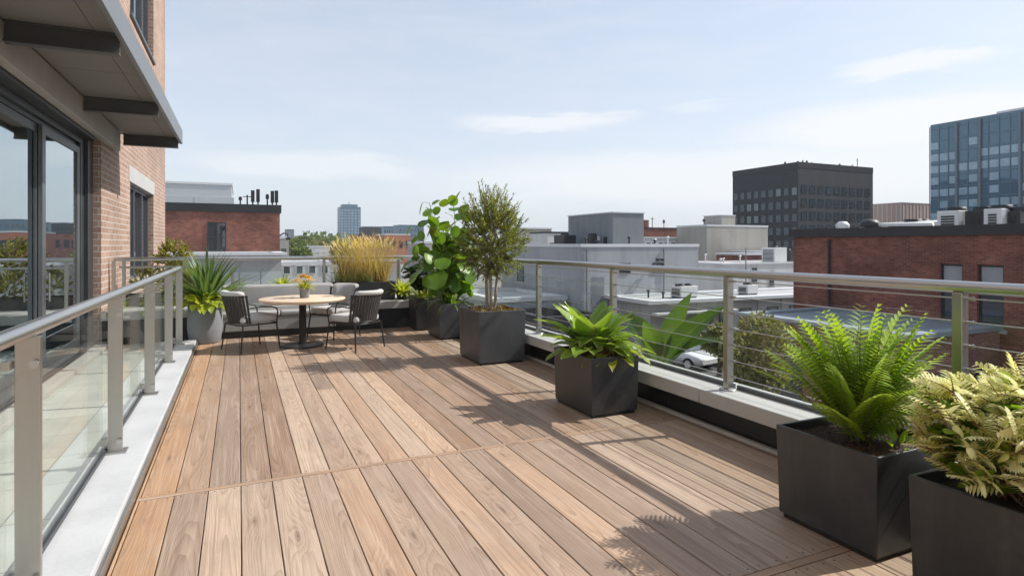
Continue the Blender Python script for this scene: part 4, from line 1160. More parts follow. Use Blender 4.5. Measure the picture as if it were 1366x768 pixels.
def unit(label, x, y, z, w, d, h, fans=1, group='rooftop ventilation units', m='hvac'):
    T = thing('rooftop_unit', label, 'rooftop unit', (x, y, z), 0, group)
    bx(-w / 2, -d / 2, .08, w / 2, d / 2, h).build('casing', MT[m], T, bevel=.02)
    bx(-w / 2 + .05, -d / 2 + .05, 0.001, w / 2 - .05, d / 2 - .05, .079).build('curb', MT['coping_d'], T)
    g = MB()
    for k in range(max(3, int(h / .14))):
        zz = .2 + k * (h - .35) / max(3, int(h / .14))
        g.box(-w / 2 - .02, -d / 2 + .15, zz, -w / 2 - .002, d / 2 - .15, zz + .06)
    g.build('louvre', MT['coping_d'], T)
    for k in range(fans):
        c = MB(); c.lathe([(.32, h + .001), (.32, h + .14), (.27, h + .14), (.25, h + .05), (0, h + .05)], 18, (-w / 2 + w * (k + .5) / fans, 0, 0)); c.build('fan_housing', MT['coping_d'], T)
    return T


def mast(label, x, y, z, h, kind, group='rooftop masts'):
    T = thing('rooftop_mast', label, 'antenna', (x, y, z), 0, group)
    b = MB(); b.tube([(0, 0, 0), (0, 0, h)], .05, 8); b.build('pole', MT['coping_d'], T)
    if kind == 'panel':
        bx(-.12, -.14, h * .25, .12, -.055, h * 1.02).build('antenna_panel', MT['coping_d'], T, bevel=.02)
    elif kind == 'box':
        bx(-.11, -.11, h * .6, .11, .11, h * .95).build('antenna_box', MT['coping_d'], T, bevel=.02)
    else:
        b = MB(); b.tube([(-.3, 0, h * .85), (.3, 0, h * .85)], .03, 6); b.build('cross_arm', MT['coping_d'], T)
    return T


# ---- brick building across the street (right)
B = block('brick_building', 'long red brick building with dark coping across the street on the right', 22, -12, 36, 18.7, 2.25, 'brick_red', copm='coping_d', ch=.34, proud=.12)
yc = 3.35
ops = sorted([(12.35, 4.06, .72, 1.88), (11.18, 3.9, .76, 2.04), (5.5, 3.9, 1.05, 2.45)])
for o in [c for c in B.children if c.name.startswith('wall')]: bpy.data.objects.remove(o)
wl = MB(); hx, hy, ht = B['hx'], B['hy'], B['h'] - .34
wl.box(-hx + .25, -hy, 0, hx, hy, ht)
y0 = -hy
for (q, z, w_, h_) in ops:
    u = q - yc
    wl.box(-hx, y0, 0, -hx + .249, u - w_ / 2, ht); wl.box(-hx, u - w_ / 2, 0, -hx + .249, u + w_ / 2, z); wl.box(-hx, u - w_ / 2, z + h_, -hx + .249, u + w_ / 2, ht)
    y0 = u + w_ / 2
wl.box(-hx, y0, 0, -hx + .249, hy, ht)
wl.build('wall', MT['brick_red'], B)
for k, (q, z, w_, h_) in enumerate(ops): win(B, 'w', q - yc, z + .002, w_ - .004, h_ - .004, bars=(1, 2), glass='dim_glass', painted_reflection=(k > 0), rec=.17)
for q in (9.4, 8.2, 5.5): win(B, 'w', q - yc, 1.0, .8, 1.9, bars=(1, 2), glass='win_glass')
for q in (16.9, 7.0):
    d = MB(); d.tube([(-hx - .09, q - yc, .1), (-hx - .09, q - yc, ht - .1)], .055, 8); d.build('downpipe', MT['coping_d'], B)
A = block('brick_annex', 'low worn brick annex with blue grey roof against the long brick building', 17.4, 10.9, 21.98, 17.2, -0.98, 'brick_pink', roof='roof_b', copm='roof_b', ch=.14, proud=.10)
win(A, 's', 1.3, 1.5, .8, 1.3, bars=(1, 2)); win(A, 's', -1.0, 1.5, .8, 1.3, bars=(1, 2)); win(A, 'w', 1.0, 1.2, 1.2, 1.5, bars=(1, 2))
unit('white casing unit on the long brick roof, leftmost of the four by the glass tower', 24.4, 13.5, 2.02, 1.1, .75, .82, 1)
unit('black louvred unit between two white ones on the long brick roof', 24.6, 12.72, 2.02, 1.1, .62, .80, 1, m='coping_d')
unit('second white casing unit on the long brick roof, right of the black louvred one', 24.4, 12.05, 2.02, 1.1, .55, .82, 1)
unit('small black unit at the right end of the long brick roof', 24.6, 11.55, 2.02, .9, .35, .72, 1, m='coping_d')
unit('pale flat unit left of the glass tower on the long brick roof', 25.0, 15.3, 2.02, 1.0, 2.0, .45, 2)
T = thing('roof_pipes', 'bundle of pale bent pipes lying on the long brick roof', 'pipes', (24.0, 15.6, 2.02))
for k in range(3):
    b = MB(); b.tube([(k * .3, -1.5, .02), (k * .3, -1.5, .35 + .05 * k), (k * .3, 1.2 + .3 * k, .4), (k * .3 + .1, 1.4 + .3 * k, .02)], .07, 8); b.build('pipe', MT['hvac'], T)
T = thing('roof_ventilator', 'dark domed ventilator on the left half of the long brick roof', 'ventilator', (24.0, 16.6, 2.02))
b = MB(); b.lathe([(.22, 0), (.22, .3), (.42, .3), (.38, .5), (.2, .62), (0, .65)], 18); b.build('hood', MT['coping_d'], T)
T = thing('roof_ventilator', 'small pale turbine ventilator at the left end of the long brick roof', 'ventilator', (23.8, 17.7, 2.02))
b = MB(); b.lathe([(.12, 0), (.12, .2), (.26, .28), (.28, .42), (.16, .56), (0, .58)], 18); b.build('hood', MT['hvac'], T)

# ---- grey warehouse with penthouse
Wh = block('grey_warehouse', 'big light grey flat roofed block with slate grey penthouse', 20.8, 34.5, 30.8, 47.0, 1.64, 'w_grey', copm='coping_l', ch=.22, proud=.05)
ph = bx(24.4 - 25.8, 36.1 - 40.75, 6.46, 27.1 - 25.8, 42.5 - 40.75, 8.86).build('penthouse', MT['w_grey_d'], Wh)
bx(24.4 - 25.8 - .06, 36.1 - 40.75 - .06, 8.862, 27.1 - 25.8 + .06, 42.5 - 40.75 + .06, 8.95).build('penthouse_coping', MT['coping_l'], ph)
bx(-1.404 - .05, -3.9, 6.46, -1.404, -3.5, 7.15).build('door', MT['coping_d'], ph)
bx(-1.404 - .05, -2.95, 6.9, -1.404, -2.5, 7.2).build('vent', MT['w_white'], ph)
for (u, z, w, h) in ((1.0, 1.2, 1.6, 1.1), (3.2, 3.6, 1.2, 1.2)): win(Wh, 'w', u, z, w, h)
unit('dark low unit beside the slate penthouse on the grey block', 23.0, 40.6, 1.47, 1.0, 1.7, .85, 1, m='coping_d')
unit('thin dark unit at the penthouse door of the grey block', 23.6, 37.6, 1.47, .5, .6, .8, 1, m='coping_d')
T = thing('wall_lamp', 'small twin floodlight on the grey block wall', 'lamp', (27.0, 34.5, .55))
b = MB(); b.box(-.03, -.25, -.03, .03, -.06, .03); b.box(-.25, -.3, .0, .25, -.25, .05); b.build('arm', MT['coping_d'], T)
for s in (-.2, .2): bx(s - .1, -.5, -.12, s + .1, -.31, .06).build('lamp_head', MT['coping_d'], T, bevel=.02)

# ---- low grey building in front, and things round the lot
Lw = block('low_grey_building', 'low grey shop with white flat roof behind the parked cars', 23.0, 30.0, 41.0, 34.42, -1.85, 'w_mid', roof='roof_g', copm='coping_l', ch=.2, proud=.45)
for k, u in enumerate((-4.3, -3.2, -1.2, 1.3, 3.4, 5.6)):
    win(Lw, 's', u, .25, .55 if k < 2 else 1.0, 2.1, bars=(1, 2), sill=False)
for u in (-5.2, 0.1, 2.3, 4.5): bx(u - .2, -2.27, 0, u + .2, -2.215, 2.9).build('pilaster', MT['w_beige'], Lw)
bx(-9.0, -2.9, 2.30, -2.5, -2.3, 2.42).build('awning_slab', MT['w_white'], Lw)
Sl = block('dark_roof_shed', 'black flat shed in front of the grey block wall', 15.5, 30.0, 19.6, 35.0, -2.5, 'w_mid', copm='coping_d', roof='coping_d', ch=.8, proud=.05)
win(Sl, 's', 0, .6, 1.2, 1.2); win(Sl, 'w', 0.5, .6, 1.2, 1.2)
Sk = block('white_roof_shed', 'small shed with white roof at the foot of the grey block', 15.0, 36.0, 20.5, 44.0, -1.9, 'w_grey', copm='coping_l', roof='roof_w', ch=.3)
Bx_ = block('brick_shed', 'small brick shed seen under the cable railing left of the middle post', 13.4, 21.5, 16.2, 25.2, -3.0, 'brick_pink', copm='coping_l', ch=.15)
Wt = block('white_building', 'white building behind the low grey shop, brick strip above it', 36.5, 38.0, 50, 43.5, .05, 'w_white', roof='roof_w', copm='coping_l', ch=.15)
win(Wt, 's', -3.2, 3.4, .5, 1.2); win(Wt, 's', -1.2, 3.0, .45, 1.3); win(Wt, 'w', 1, 3.6, .9, 1.0)
Bs = block('brick_house', 'low red brick block between the white building and the dark tower', 51.0, 47.0, 62, 52, .9, 'brick_red', copm='coping_l', ch=.22)
Bs2 = block('brick_house', 'small red brick block with black door beside the beige building', 46.1, 45.0, 50.4, 48.9, .7, 'brick_red', copm='coping_l', ch=.18)
unit('white unit at the end of the white building roof', 44.6, 40.0, -.08, 1.5, 1.5, 1.4, 1)
unit('black unit on the white building roof next to the long brick wall', 46.9, 40.2, -.08, 1.6, 1.4, 1.1, 2, m='coping_d')
Bg = block('beige_building', 'plain beige block with a smaller beige box on its roof', 48.1, 52.5, 57.5, 57.6, 3.85, 'w_beige', copm='coping_l', ch=.2, proud=.04)
bp = bx(-1.0, -1.0, 8.72, 1.1, 2.0, 10.0).build('roof_box', MT['w_beige'], Bg)
bx(-1.05, -1.05, 10.002, 1.15, 2.05, 10.1).build('roof_box_coping', MT['coping_l'], bp)
Rd = block('red_brick_row', 'long low red brick wall building left of the beige block', 49.7, 66, 62, 76, 3.9, 'brick_red', copm='coping_d', ch=.15)
bx(-6.1, -4.9, 8.8, -5.4, -4.0, 9.9).build('chimney', MT['brick_red'], Rd)
Wr = block('white_row', 'white row with dark windows below the red brick row', 43.7, 58, 48.9, 63, 2.5, 'w_white', copm='coping_l', ch=.15)
for u in (-2.1, -1.3, -.3, .6, 1.6): win(Wr, 's', u, 5.7, .6, 1.1, bars=(1, 1), sill=False)
mast('thin tall mast on the red brick row', 52.5, 68, 3.8, 1.6, 'cross'); mast('short mast with box on the red brick row', 54.5, 68, 3.8, 1.3, 'box'); mast('stub mast near the corner of the beige block', 48.6, 53.5, 3.65, .9, 'box')
Wf = block('white_block', 'small pale block between the potted tree and the slate penthouse', 36.5, 77, 41.4, 84, 4.0, 'w_beige', copm='coping_l', ch=.2)
Wf2 = block('white_block', 'white block with red door left of the slate penthouse', 35.0, 66, 39.4, 71, 3.2, 'w_white', copm='coping_d', ch=.2)
for u in (-1.6, -.7): win(Wf2, 's', u, 5.6, .7, 1.2, bars=(1, 1), sill=False)
bx(.4, -2.56, 5.6, 1.5, -2.505, 7.3).build('door', MT['w_orange'], Wf2)

g_ = 'small roof vents on the low roofs'
rv = random.Random(12)
for k in range(16):
    zr, xa, xb, ya, yb = ((1.47, 21.5, 30.0, 35.2, 36.0), (1.47, 28.2, 30.2, 36.5, 45), (-2.0, 24, 40, 31, 34), (-.08, 38, 44, 38.8, 43))[k % 4]
    T = thing('roof_vent', 'small pipe vent with a cowl on the low roofs beyond the cable railing', 'vent', (rv.uniform(xa, xb), rv.uniform(ya, yb), zr), 0, g_)
    h = rv.uniform(.3, .75); b = MB(); b.tube([(0, 0, 0), (0, 0, h)], .06, 8); b.build('pipe', MT['hvac' if k % 2 else 'coping_d'], T)
    b = MB(); b.lathe([(0, h + .12), (.13, h + .05), (.13, h - .02), (0, h - .02)], 10); b.build('cowl', MT['hvac' if k % 2 else 'coping_d'], T)
for u in (-9.6, -3.2, 4.6):
    d = MB(); d.tube([(u + 5, -6.33, .1), (u + 5, -6.33, 6.3)], .05, 6); d.build('downpipe', MT['w_grey_d'], Wh)
bx(-4.2, -6.262, 2.4, -3.2, -6.252, 4.4).build('wall_panel', MT['w_grey_d'], Wh)
for (u, z) in ((-1.5, 4.6), (1.3, 4.6)): win(Wh, 's', u, z, .9, .7, bars=(2, 1), sill=False)
unit('pale cooling unit on the low grey shop roof', 27.5, 32.2, -2.0, 1.4, 1.1, .8, 2); unit('grey cooling unit at the right of the low grey shop roof', 33.5, 32.4, -2.0, 1.0, 1.0, .7, 1)
bx(1.5, -2.6, 4.05, 2.9, -2.1, 4.7).build('roof_hatch', MT['coping_d'], Bs)
T = thing('roof_cable', 'thin overhead cable strung above the white building roof', 'cable', (0, 0, 0))
b = MB(); b.tube([(33 + 1.5 * i, 37.5, .1 + .012 * (i - 5) ** 2) for i in range(11)], .02, 5); b.build('wire', MT['coping_d'], T)

# ---- dark tower
Dk = block('dark_tower', 'charcoal office tower with rows of square windows', 76.4, 64.1, 93.4, 77.2, 14.0, 'w_dark', copm='coping_d', ch=.9, proud=.03)
rr = random.Random(4)
for j in range(5):
    for i in range(9):
        win(Dk, 'w', -5.9 + i * 1.47, 6.0 + j * 2.0, 1.05, 1.25, 'w_dark', 'dim_glass' if rr.random() < .85 else 'far_glass', .06, (1, 1), False)
for j in range(6):
    for i in range(9):
        win(Dk, 's', -7.2 + i * 1.8, 4.4 + j * 2.0, 1.1, 1.2, 'w_dark', 'dim_glass' if rr.random() < .75 else 'far_glass', .06, (2, 2) if i > 4 else (1, 1), False)
for k, (dx, kd, h) in enumerate(((1.2, 'box', .8), (2.4, 'cross', .7), (4.0, 'box', 1.1), (5.0, 'panel', 1.2), (6.0, 'box', 1.3), (7.0, 'panel', 1.0), (11.0, 'box', .8), (14.0, 'cross', .8), (15.2, 'cross', 1.9))):
    mast('dark antenna on the roof edge of the charcoal tower', 76.4 + dx, 65.0 + (2.5 if k < 6 else .5), 13.4, h + .3, kd, 'antennas on the charcoal tower')

# ---- glass tower
Gt = block('glass_tower', 'blue glass office tower at the right edge', 110, 20, 132, 65, 22.4, 'w_blue', copm='w_blue', ch=.4, proud=.02)
cw = MB(); cw.box(-11.10, -22.4, 2, -11.004, 22.45, 27); cw.build('curtain_wall', MT['tower_glass'], Gt)
mu = MB()
for i in range(31): mu.box(-11.22, -22.45 + i * 1.5 - .06, 2, -11.102, -22.45 + i * 1.5 + .06, 27)
for j in range(13): mu.box(-11.18, -22.4, 2.2 + j * 2.03 - .09, -11.103, 22.4, 2.2 + j * 2.03 + .09)
mu.build('mullions', MT['w_blue'], Gt)
fn = MB()
for y in (18.2, 14.7, 9.2, 4.2): fn.box(-11.5, y - .14, 2, -11.223, y + .14, 27.05)
fn.build('fins', MT['w_grey_d'], Gt)
rr = random.Random(8); n = 0
for j in range(12):
    for i in range(29, 14, -1):
        if n >= 96: break
        pr = .85 if 2 <= j <= 9 else .35
        if rr.random() < pr * .72:
            y0 = -22.45 + i * 1.5 + .08; z0 = 2.2 + j * 2.03 + .5
            bx(-11.14, y0, z0, -11.101, y0 + 1.3, z0 + 1.2).build('window', MT['pane_pale'], Gt); n += 1
bx(-8, 4, 27.42, 2, 14, 28.3).build('roof_plant', MT['coping_l'], Gt)
mast('tiny mast on top of the blue glass tower', 112, 49.5, 22.3, 1.3, 'box')
x, y = spot(1180, 130)
P1 = block('panel_building', 'low pale pink panelled block beside the charcoal tower', x - 6, y, x + 9, y + 16, high(278, 130), 'w_pale', copm='w_pale', ch=.1)
x, y = spot(1217, 124)
P2 = block('panel_building', 'low terracotta panelled block left of the blue glass tower', x - 6.5, y - 2, x + 14, y + 10, high(271, 122), 'w_pink', copm='coping_l', ch=.1)
sl = MB()
for k in range(13): sl.box(-10.25 - .06, -6 + k * .95, 5, -10.25 - .002, -6 + k * .95 + .25, P2['h'] - .3)
for k in range(18): sl.box(-10 + k * 1.1, -6.06, 5, -10 + k * 1.1 + .25, -6.002, P2['h'] - .3)
sl.build('panel_ribs', MT['w_pale'], P2)

# ---- left distance
Lb = block('brick_building', 'red brick building with black coping beyond the far railing on the left', -16, 45, 2.62, 60, 4.35, 'brick_red', copm='coping_d', ch=.55, proud=.1)
win(Lb, 's', 5.36, 6.1, 1.12, 2.0, glass='far_glass', bars=(2, 2)); win(Lb, 's', -6, 5.15, 1.15, 2.15, bars=(2, 2))
Ln = block('grey_annex', 'low grey annex with panelled wall in front of the left brick building', -10, 38, 2.3, 44.9, 1.12, 'w_mid', copm='coping_l', ch=.16, proud=.3)
for k in range(4): bx(1.6 + k * 1.15, -3.49, 1.6, 1.6 + k * 1.15 + 1.1, -3.454, 5.0).build('wall_panel', MT['w_metal'], Ln)
Mb = block('metal_building', 'pale metal clad box behind the left brick building', -18, 62, -.6, 74, 7.3, 'w_metal', copm='coping_l', ch=.2)
for k in range(5): bx(-8 + k * 3.4, -6.06, 8, -8 + k * 3.4 + 3.3, -6.003, 11.0).build('wall_panel', MT['w_metal'], Mb)
for k, (dx, kd, h) in enumerate(((0, 'box', .8), (.45, 'cross', 1.0), (.8, 'panel', 1.35), (1.15, 'panel', 1.5), (1.75, 'box', 1.1), (2.1, 'panel', 1.4), (2.35, 'panel', 1.4))):
    mast('dark antenna at the right corner of the left brick building', .1 + dx, 46.0 + (k % 2) * .4, 4.3, h * .8, kd, 'antennas on the left brick building')
T = thing('wall_lamp', 'curved lamp arm on the right corner of the left brick building', 'lamp', (2.62, 45.6, 1.9))
b = MB(); b.tube([(0, 0, .3), (.3, 0, .5), (.55, 0, .45), (.6, 0, .2)], .05, 8); b.build('arm', MT['coping_d'], T)
bx(.45, -.15, .02, .75, .15, .2).build('lamp_head', MT['coping_d'], T, bevel=.03)


def farb(name, label, pa, pb, top, d, depth, m, copm='coping_l', roof='roof_g', rows=0, cols=0, pane='far_glass', ww=.6):
    xa, ya = spot(pa, d); xb, yb = spot(pb, d)
    ym = (ya + yb) / 2; w = (pb - pa) / 800 * d
    x0 = (xa + xb) / 2 - w / 2
    T = block(name, label, x0, ym, x0 + w, ym + depth, high(top, d), m, copm=copm, roof=roof, ch=.4, proud=.05)
    if rows:
        h = T['h']
        for j in range(rows):
            for i in range(cols):
                cw, chh = w / cols, (h - 6) / rows
                win(T, 's', -w / 2 + cw * (i + .5), 4.5 + chh * j + chh * .2, cw * ww, chh * .62, m, pane, .08, (1, 1), False)
    return T


Ft = farb('glass_high_rise', 'slim blue glass high rise alone on the skyline', 454.5, 481, 276, 420, 14, 'w_blue', 'w_blue', rows=14, cols=6, pane='pane_pale', ww=.7)
bx(-5.2, -5, Ft['h'] + .01, 5.2, 5, Ft['h'] + 1.9).build('crown_block', MT['w_blue'], Ft)
b = MB(); b.tube([(0, 0, Ft['h'] + 1.9), (0, 0, Ft['h'] + 4)], .25, 6); b.build('antenna', MT['w_grey_d'], Ft)
farb('office_block', 'dark office block right of the slim high rise', 486, 509, 302, 300, 14, 'w_dark', 'w_grey_d', rows=4, cols=6)
farb('office_block', 'small dark glass block, second right of the slim high rise', 512, 525, 302, 330, 12, 'w_blue', 'w_dark', rows=4, cols=4)
farb('office_block', 'blue grey office block just left of the tall round leaves', 532, 566, 300, 340, 14, 'w_blue', 'w_blue', rows=4, cols=7)
farb('brick_row', 'orange red brick building under the dark office blocks', 513, 548, 312, 200, 14, 'w_orange', 'coping_l', rows=1, cols=4)
farb('brick_row', 'brown brick building at the foot of the slim high rise', 474, 512, 313, 240, 12, 'brick_red', 'coping_d', rows=1, cols=5)
farb('low_white_building', 'low white building among trees left of the golden grass', 411, 446, 328, 150, 12, 'w_white', 'coping_l', 'roof_w', rows=1, cols=4)
farb('pale_house', 'pale house behind the right corner of the left brick building', 372, 385, 315, 95, 10, 'w_beige', 'coping_l', rows=1, cols=1)
farb('grey_house', 'small grey far house left of the green trees', 382, 392, 306, 330, 10, 'w_grey_d', 'coping_d')
farb('white_shop', 'white shop with wide windows beyond the glass of the far railing', 376, 440, 349, 66, 8, 'w_white', 'coping_l', 'roof_w', rows=1, cols=4)
farb('grey_shed', 'grey shed behind the golden grass trough', 470, 535, 345, 80, 10, 'w_mid', 'coping_l', 'roof_w')
farb('pale_house', 'pale flat house behind the round leaf plant', 560, 640, 322, 120, 10, 'w_beige', 'coping_l')

# distant mass of roofs and woods
far = MB(); rr = random.Random(77)
for i in range(420):
    d = rr.uniform(260, 900); px = rr.uniform(-150, 1500)
    x, y = spot(px, d); w = rr.uniform(8, 22); h = rr.uniform(4, 9) + (d > 500) * rr.uniform(0, 5)
    if rr.random() < .04: h += 8
    far.box(x, y, GZ, x + w, y + rr.uniform(8, 18), GZ + h)
tag(far.build('distant_city', MT['w_mid']), 'far low rooftops of the city along the horizon', 'city', kind='stuff')
woods = MB()
for i in range(150):
    d = rr.uniform(230, 700); px = rr.uniform(-100, 900)
    x, y = spot(px, d); s = rr.uniform(3, 6)
    crown(woods, rr, [(x, y, GZ + s * .95, s, s, s * .95)], 45, s * .42)
tag(woods.build('distant_woods', MT['far_leaf']), 'far green woods along the horizon', 'woods', kind='stuff')


def tree(name, label, x, y, h, w, m, seed, n=260, size=.5, lobes=7, group=None, trunk_r=.16):
    r = random.Random(seed)
    T = thing(name, label, 'tree', (x, y, GZ), 0, group)
    tb = MB(); tb.tube([(0, 0, 0), (.08, .05, h * .25), (0, .05, h * .5), (.05, 0, h * .8)], [trunk_r, trunk_r * .8, trunk_r * .55, trunk_r * .2], 8)
    for k in range(7):
        az = r.uniform(0, 6.3); z = h * r.uniform(.3, .55)
        e = Vector((math.cos(az) * w * .36, math.sin(az) * w * .36, z + h * r.uniform(.12, .3)))
        tb.tube([(0, .05, z), e * .5 + Vector((0, 0, z * .55)), e], [trunk_r * .4, trunk_r * .28, trunk_r * .1], 6, cap=False)
    tb.build('trunk', MT['bark_d'], T)
    bl = []
    for k in range(lobes):
        az = k * 2.4; q = r.uniform(.15, .62) * w / 2
        zz = h * r.uniform(.48, .84); s = w * r.uniform(.2, .32)
        bl.append((math.cos(az) * q, math.sin(az) * q, zz, s, s, s * r.uniform(.7, 1)))
    bl.append((0, 0, h * .86, w * .24, w * .24, h * .13))
    c = MB(); crown(c, r, bl, n, size); c.build('crown', MT[m], T)
    return T


x, y = spot(1012, 18); tree('street_tree', 'small olive street tree behind the cable railing left of the fern', x, y, 4.6, 2.3, 'tree_leaf', 5, 520, .15, 9)
g = 'trees beyond the left brick building'
for k, (px, d, h, w, lab) in enumerate(((392, 150, 7.9, 8, 'round green tree at the right corner of the left brick building'), (404, 175, 8.6, 9, 'second green tree from the left brick building'), (425, 200, 9.6, 13, 'wide tall green tree left of the slim high rise'),
                                        (440, 190, 8.8, 10, 'green tree at the foot of the slim high rise'), (400, 120, 5.6, 5, 'low dark tree just above the far railing'), (456, 140, 7.4, 7, 'brownish green tree left of the golden grass'))):
    x, y = spot(px, d); tree('broadleaf_tree', lab, x, y, h, w, 'far_leaf', 20 + k, 150, .9, 7, g)
x, y = spot(960, 30); tree('street_tree', 'dark low tree beside the parked cars, left of the railing post', x, y, 2.6, 2.2, 'tree_leaf', 55, 300, .2, 6)


# ---- cars
def make_car(m):
    T = thing('parked_car', '', 'car')
    L, Wd = 2.2, .9
    sec = [(-2.2, .42, .62, .78), (-2.12, .30, .80, .84), (-1.5, .26, .90, .89), (-.6, .24, .93, .90), (.6, .24, .92, .90), (1.3, .25, .86, .89), (1.95, .28, .74, .84), (2.18, .40, .62, .76)]
    b = MB(); rows = []
    for (x, z0, z1, w) in sec:
        zm = z0 + (z1 - z0) * .55
        rows.append([(x, -w * .9, z0), (x, -w, zm), (x, -w * .93, z1 - .05), (x, -w * .82, z1), (x, w * .82, z1), (x, w * .93, z1 - .05), (x, w, zm), (x, w * .9, z0)])
    b.grid(rows, None, (.5, .5, .5), True, True); b.face(list(reversed(rows[0]))); b.face(rows[-1])
    b.build('body', MT[m], T)
    cab = [(-2.0, .93, .80), (-1.72, 1.56, .69), (.2, 1.62, .69), (1.05, .93, .80)]
    rf = MB(); rf.grid([[(x + .04 * (1 if x < 0 else -1), -w, z), (x + .04 * (1 if x < 0 else -1), -w * .9, z + .035), (x + .04 * (1 if x < 0 else -1), w * .9, z + .035), (x + .04 * (1 if x < 0 else -1), w, z)] for (x, z, w) in (cab[1], (-.7, 1.63, .70), cab[2])], None)
    rf.build('roof', MT[m], T)
    def q(nm, pts):
        c = sum((Vector(p) for p in pts), Vector()) / 4
        f = MB(); f.face(pts); i = [tuple(Vector(p) + (Vector((0, 0, .5)) - c).normalized() * .02) for p in pts]; f.face(list(reversed(i)))
        for k in range(4): f.face([pts[k], i[k], i[(k + 1) % 4], pts[(k + 1) % 4]])
        f.build(nm, MT['far_glass'], T)
    P = lambda i, s: (cab[i][0], cab[i][2] * s, cab[i][1])
    q('windshield', [P(3, -1), P(3, 1), P(2, 1), P(2, -1)]); q('rear_window', [P(0, 1), P(0, -1), P(1, -1), P(1, 1)])
    q('side_window', [P(0, -1), P(3, -1), P(2, -1), P(1, -1)]); q('side_window', [P(3, 1), P(0, 1), P(1, 1), P(2, 1)])
    for sx in (-1.35, 1.35):
        for sy in (-1, 1):
            w = MB(); w.tube([(sx, sy * .70, .33), (sx, sy * .91, .33)], .33, 20); o = w.build('wheel', MT['tyre'], T)
            w = MB(); w.tube([(sx, sy * .905, .33), (sx, sy * .925, .33)], .2, 14); w.build('rim', MT['hvac'], o)
    for sy in (-1, 1):
        bx(2.06, sy * .70 - .13, .56, 2.19, sy * .70 + .13, .68).build('headlight', MT['lamp'], T, bevel=.02)
    return T


cw_, cd_, cs_ = make_car('car_white'), make_car('car_dark'), make_car('car_silver')
g = 'cars parked in the lot'
cw_.location = (22.0, 26.2, GZ + .012); cw_.rotation_euler.z = R(-80); tag(cw_, 'white car parked behind the paddle leaves, left of the railing post', 'car', g)
cd_.location = (24.7, 26.0, GZ + .012); cd_.rotation_euler.z = R(-82); tag(cd_, 'black car parked right beside the white car', 'car', g)
cs_.location = (27.4, 25.9, GZ + .012); cs_.rotation_euler.z = R(-80); tag(cs_, 'silver car parked in the lot right of the black car', 'car', g)
for src, px, d, rz, lab in ((cw_, 388, 58, 3, 'white car on the street beyond the far railing, next to the brick building corner'), (cw_, 440, 52, -5, 'white car on the street just left of the golden grass'),
                            (cd_, 415, 55, 5, 'dark car between two white cars beyond the far railing'), (cd_, 745, 34, 80, 'dark car below the slate railing post beside the black shed')):
    o = copy_tree(src); x, y = spot(px, d); o.location = (x, y, GZ + .014); o.rotation_euler.z = R(rz); tag(o, lab, 'car', 'cars parked along the street')

# ------------------------------------------------------------------ air
g = G('haze_air')
pv = g.n('VolumePrincipled'); pv.inputs['Color'].default_value = (0.86, 0.92, 1.0, 1); pv.inputs['Density'].default_value = 0.0003
o_ = g.n('OutputMaterial'); g.put(o_.inputs['Volume'], pv.outputs[0])
hz = tag(bx(-1600, -700, GZ - 2, 2600, 3300, 60).build('haze', g.m), kind='stuff')
# ------------------------------------------------------------------ sky, sun, camera
SUN = Vector((1.0, -0.17, 0.97)).normalized()
w = bpy.data.worlds.new('World'); scene.world = w; w.use_nodes = True
g = G(nt=w.node_tree)
for n in list(w.node_tree.nodes): w.node_tree.nodes.remove(n)
sky = g.n('TexSky', sky_type='NISHITA'); sky.sun_disc = False
sky.sun_elevation = math.asin(SUN.z); sky.sun_rotation = math.atan2(SUN.x, SUN.y)
sky.altitude = 100; sky.air_density = 1.0; sky.dust_density = 1.6; sky.ozone_density = 1.6
dv = g.sep(g.n('TexCoord').outputs['Generated'])
az = g.M('ARCTAN2', dv[0], dv[1]); el = g.M('ARCSINE', dv[2])
nv = g.xyz(g.M('MULTIPLY', az, 5.0), g.M('MULTIPLY', el, 26.0))
nz = g.noise(nv, 1.0, 6, 0.62, 0.4)
nz2 = g.noise(g.xyz(g.M('MULTIPLY', az, 14.0), g.M('MULTIPLY', el, 60.0), 3.0), 1.0, 5, 0.6)
wob = g.M('SUBTRACT', nz, 0.5); wob2 = g.M('SUBTRACT', nz2, 0.5)
tot = None
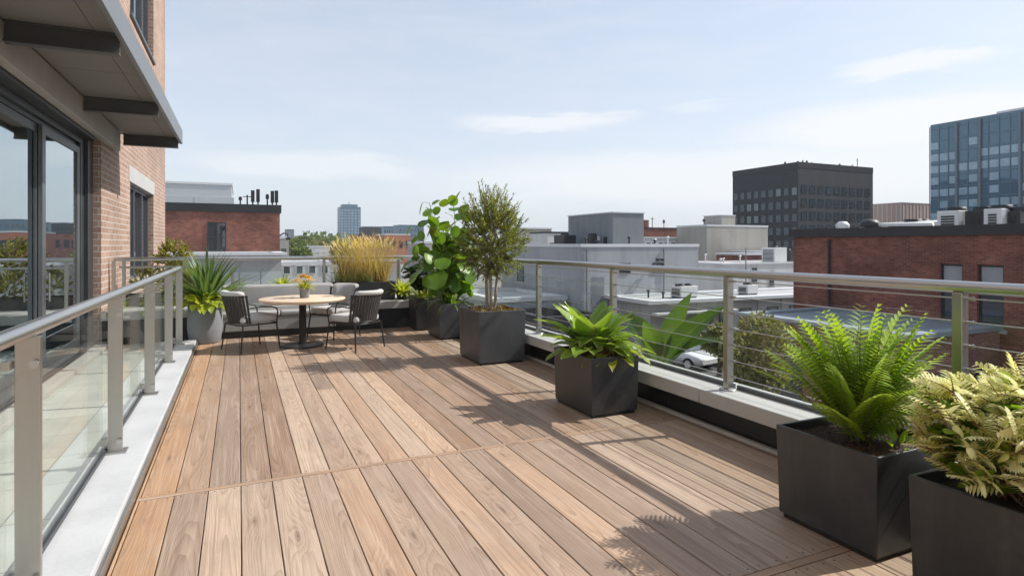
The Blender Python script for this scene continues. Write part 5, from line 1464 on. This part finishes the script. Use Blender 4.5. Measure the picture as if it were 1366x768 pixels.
for (px, py, hw, hh, amp) in ((720, 163, 120, 13, .75), (1225, 84, 130, 15, .8), (1250, 160, 330, 42, .95), (430, 222, 190, 20, .55), (1000, 235, 500, 45, .75), (925, 143, 60, 8, .35)):
    a0 = math.atan((px - 683) / 800) + YAW; ca = math.cos(a0 - YAW)
    e0 = math.atan((326 - py) / 800 * ca); sa = hw / 800 * ca * ca; se = hh / 800 * ca
    u = g.M('DIVIDE', g.M('SUBTRACT', g.M('ADD', az, g.M('MULTIPLY', wob, 0.22)), a0), sa)
    v = g.M('DIVIDE', g.M('ADD', g.M('SUBTRACT', el, e0), g.M('ADD', g.M('MULTIPLY', wob, 0.05), g.M('MULTIPLY', wob2, 0.022))), se)
    q = g.M('EXPONENT', g.M('MULTIPLY', g.M('ADD', g.M('MULTIPLY', u, u), g.M('MULTIPLY', v, v)), -1.0))
    q = g.M('MULTIPLY', g.rng(q, 0.25, 0.75, 0.0, 1.0), amp)
    tot = q if tot is None else g.M('MAXIMUM', tot, q)
veil = g.M('MULTIPLY', g.rng(nz, 0.42, 0.8, 0.0, 1.0), 0.22)
tot = g.M('MAXIMUM', tot, veil)
haze = g.rng(el, 0.0, 0.6, 0.72, 0.42)
col = g.mix(haze, sky.outputs[0], (5.15, 5.5, 6.0, 1))
col = g.mix(g.M('MULTIPLY', tot, 0.9), col, (6.15, 6.18, 6.25, 1))
bg = g.n('Background'); g.put(bg.inputs[0], col); bg.inputs[1].default_value = 0.104
wo = g.n('OutputWorld'); g.put(wo.inputs[0], bg.outputs[0])

sl = bpy.data.lights.new('sun', 'SUN'); sl.energy = 3.6; sl.angle = R(0.5); sl.color = (1.0, 0.955, 0.89)
so_ = bpy.data.objects.new('sun', sl); COL.objects.link(so_)
so_.rotation_euler = (-SUN).to_track_quat('-Z', 'Y').to_euler(); so_.location = SUN * 50

cam = bpy.data.cameras.new('camera'); co_ = bpy.data.objects.new('camera', cam); COL.objects.link(co_)
co_.location = (0, 0, EYE); co_.rotation_euler = (R(90), 0, -YAW)
cam.sensor_width = 36; cam.lens = 36 * 800 / 1366; cam.shift_y = -58 / 1366
cam.clip_start = 0.05; cam.clip_end = 6000
scene.camera = co_
vs = scene.view_settings
vs.view_transform = 'Standard'; vs.look = 'None'; vs.exposure = 0.66; vs.gamma = 1.0; vs.use_curve_mapping = False
scene.cycles.max_bounces = 8; scene.cycles.transparent_max_bounces = 16
scene.cycles.diffuse_bounces = 3; scene.cycles.glossy_bounces = 4
scene.cycles.use_denoising = True
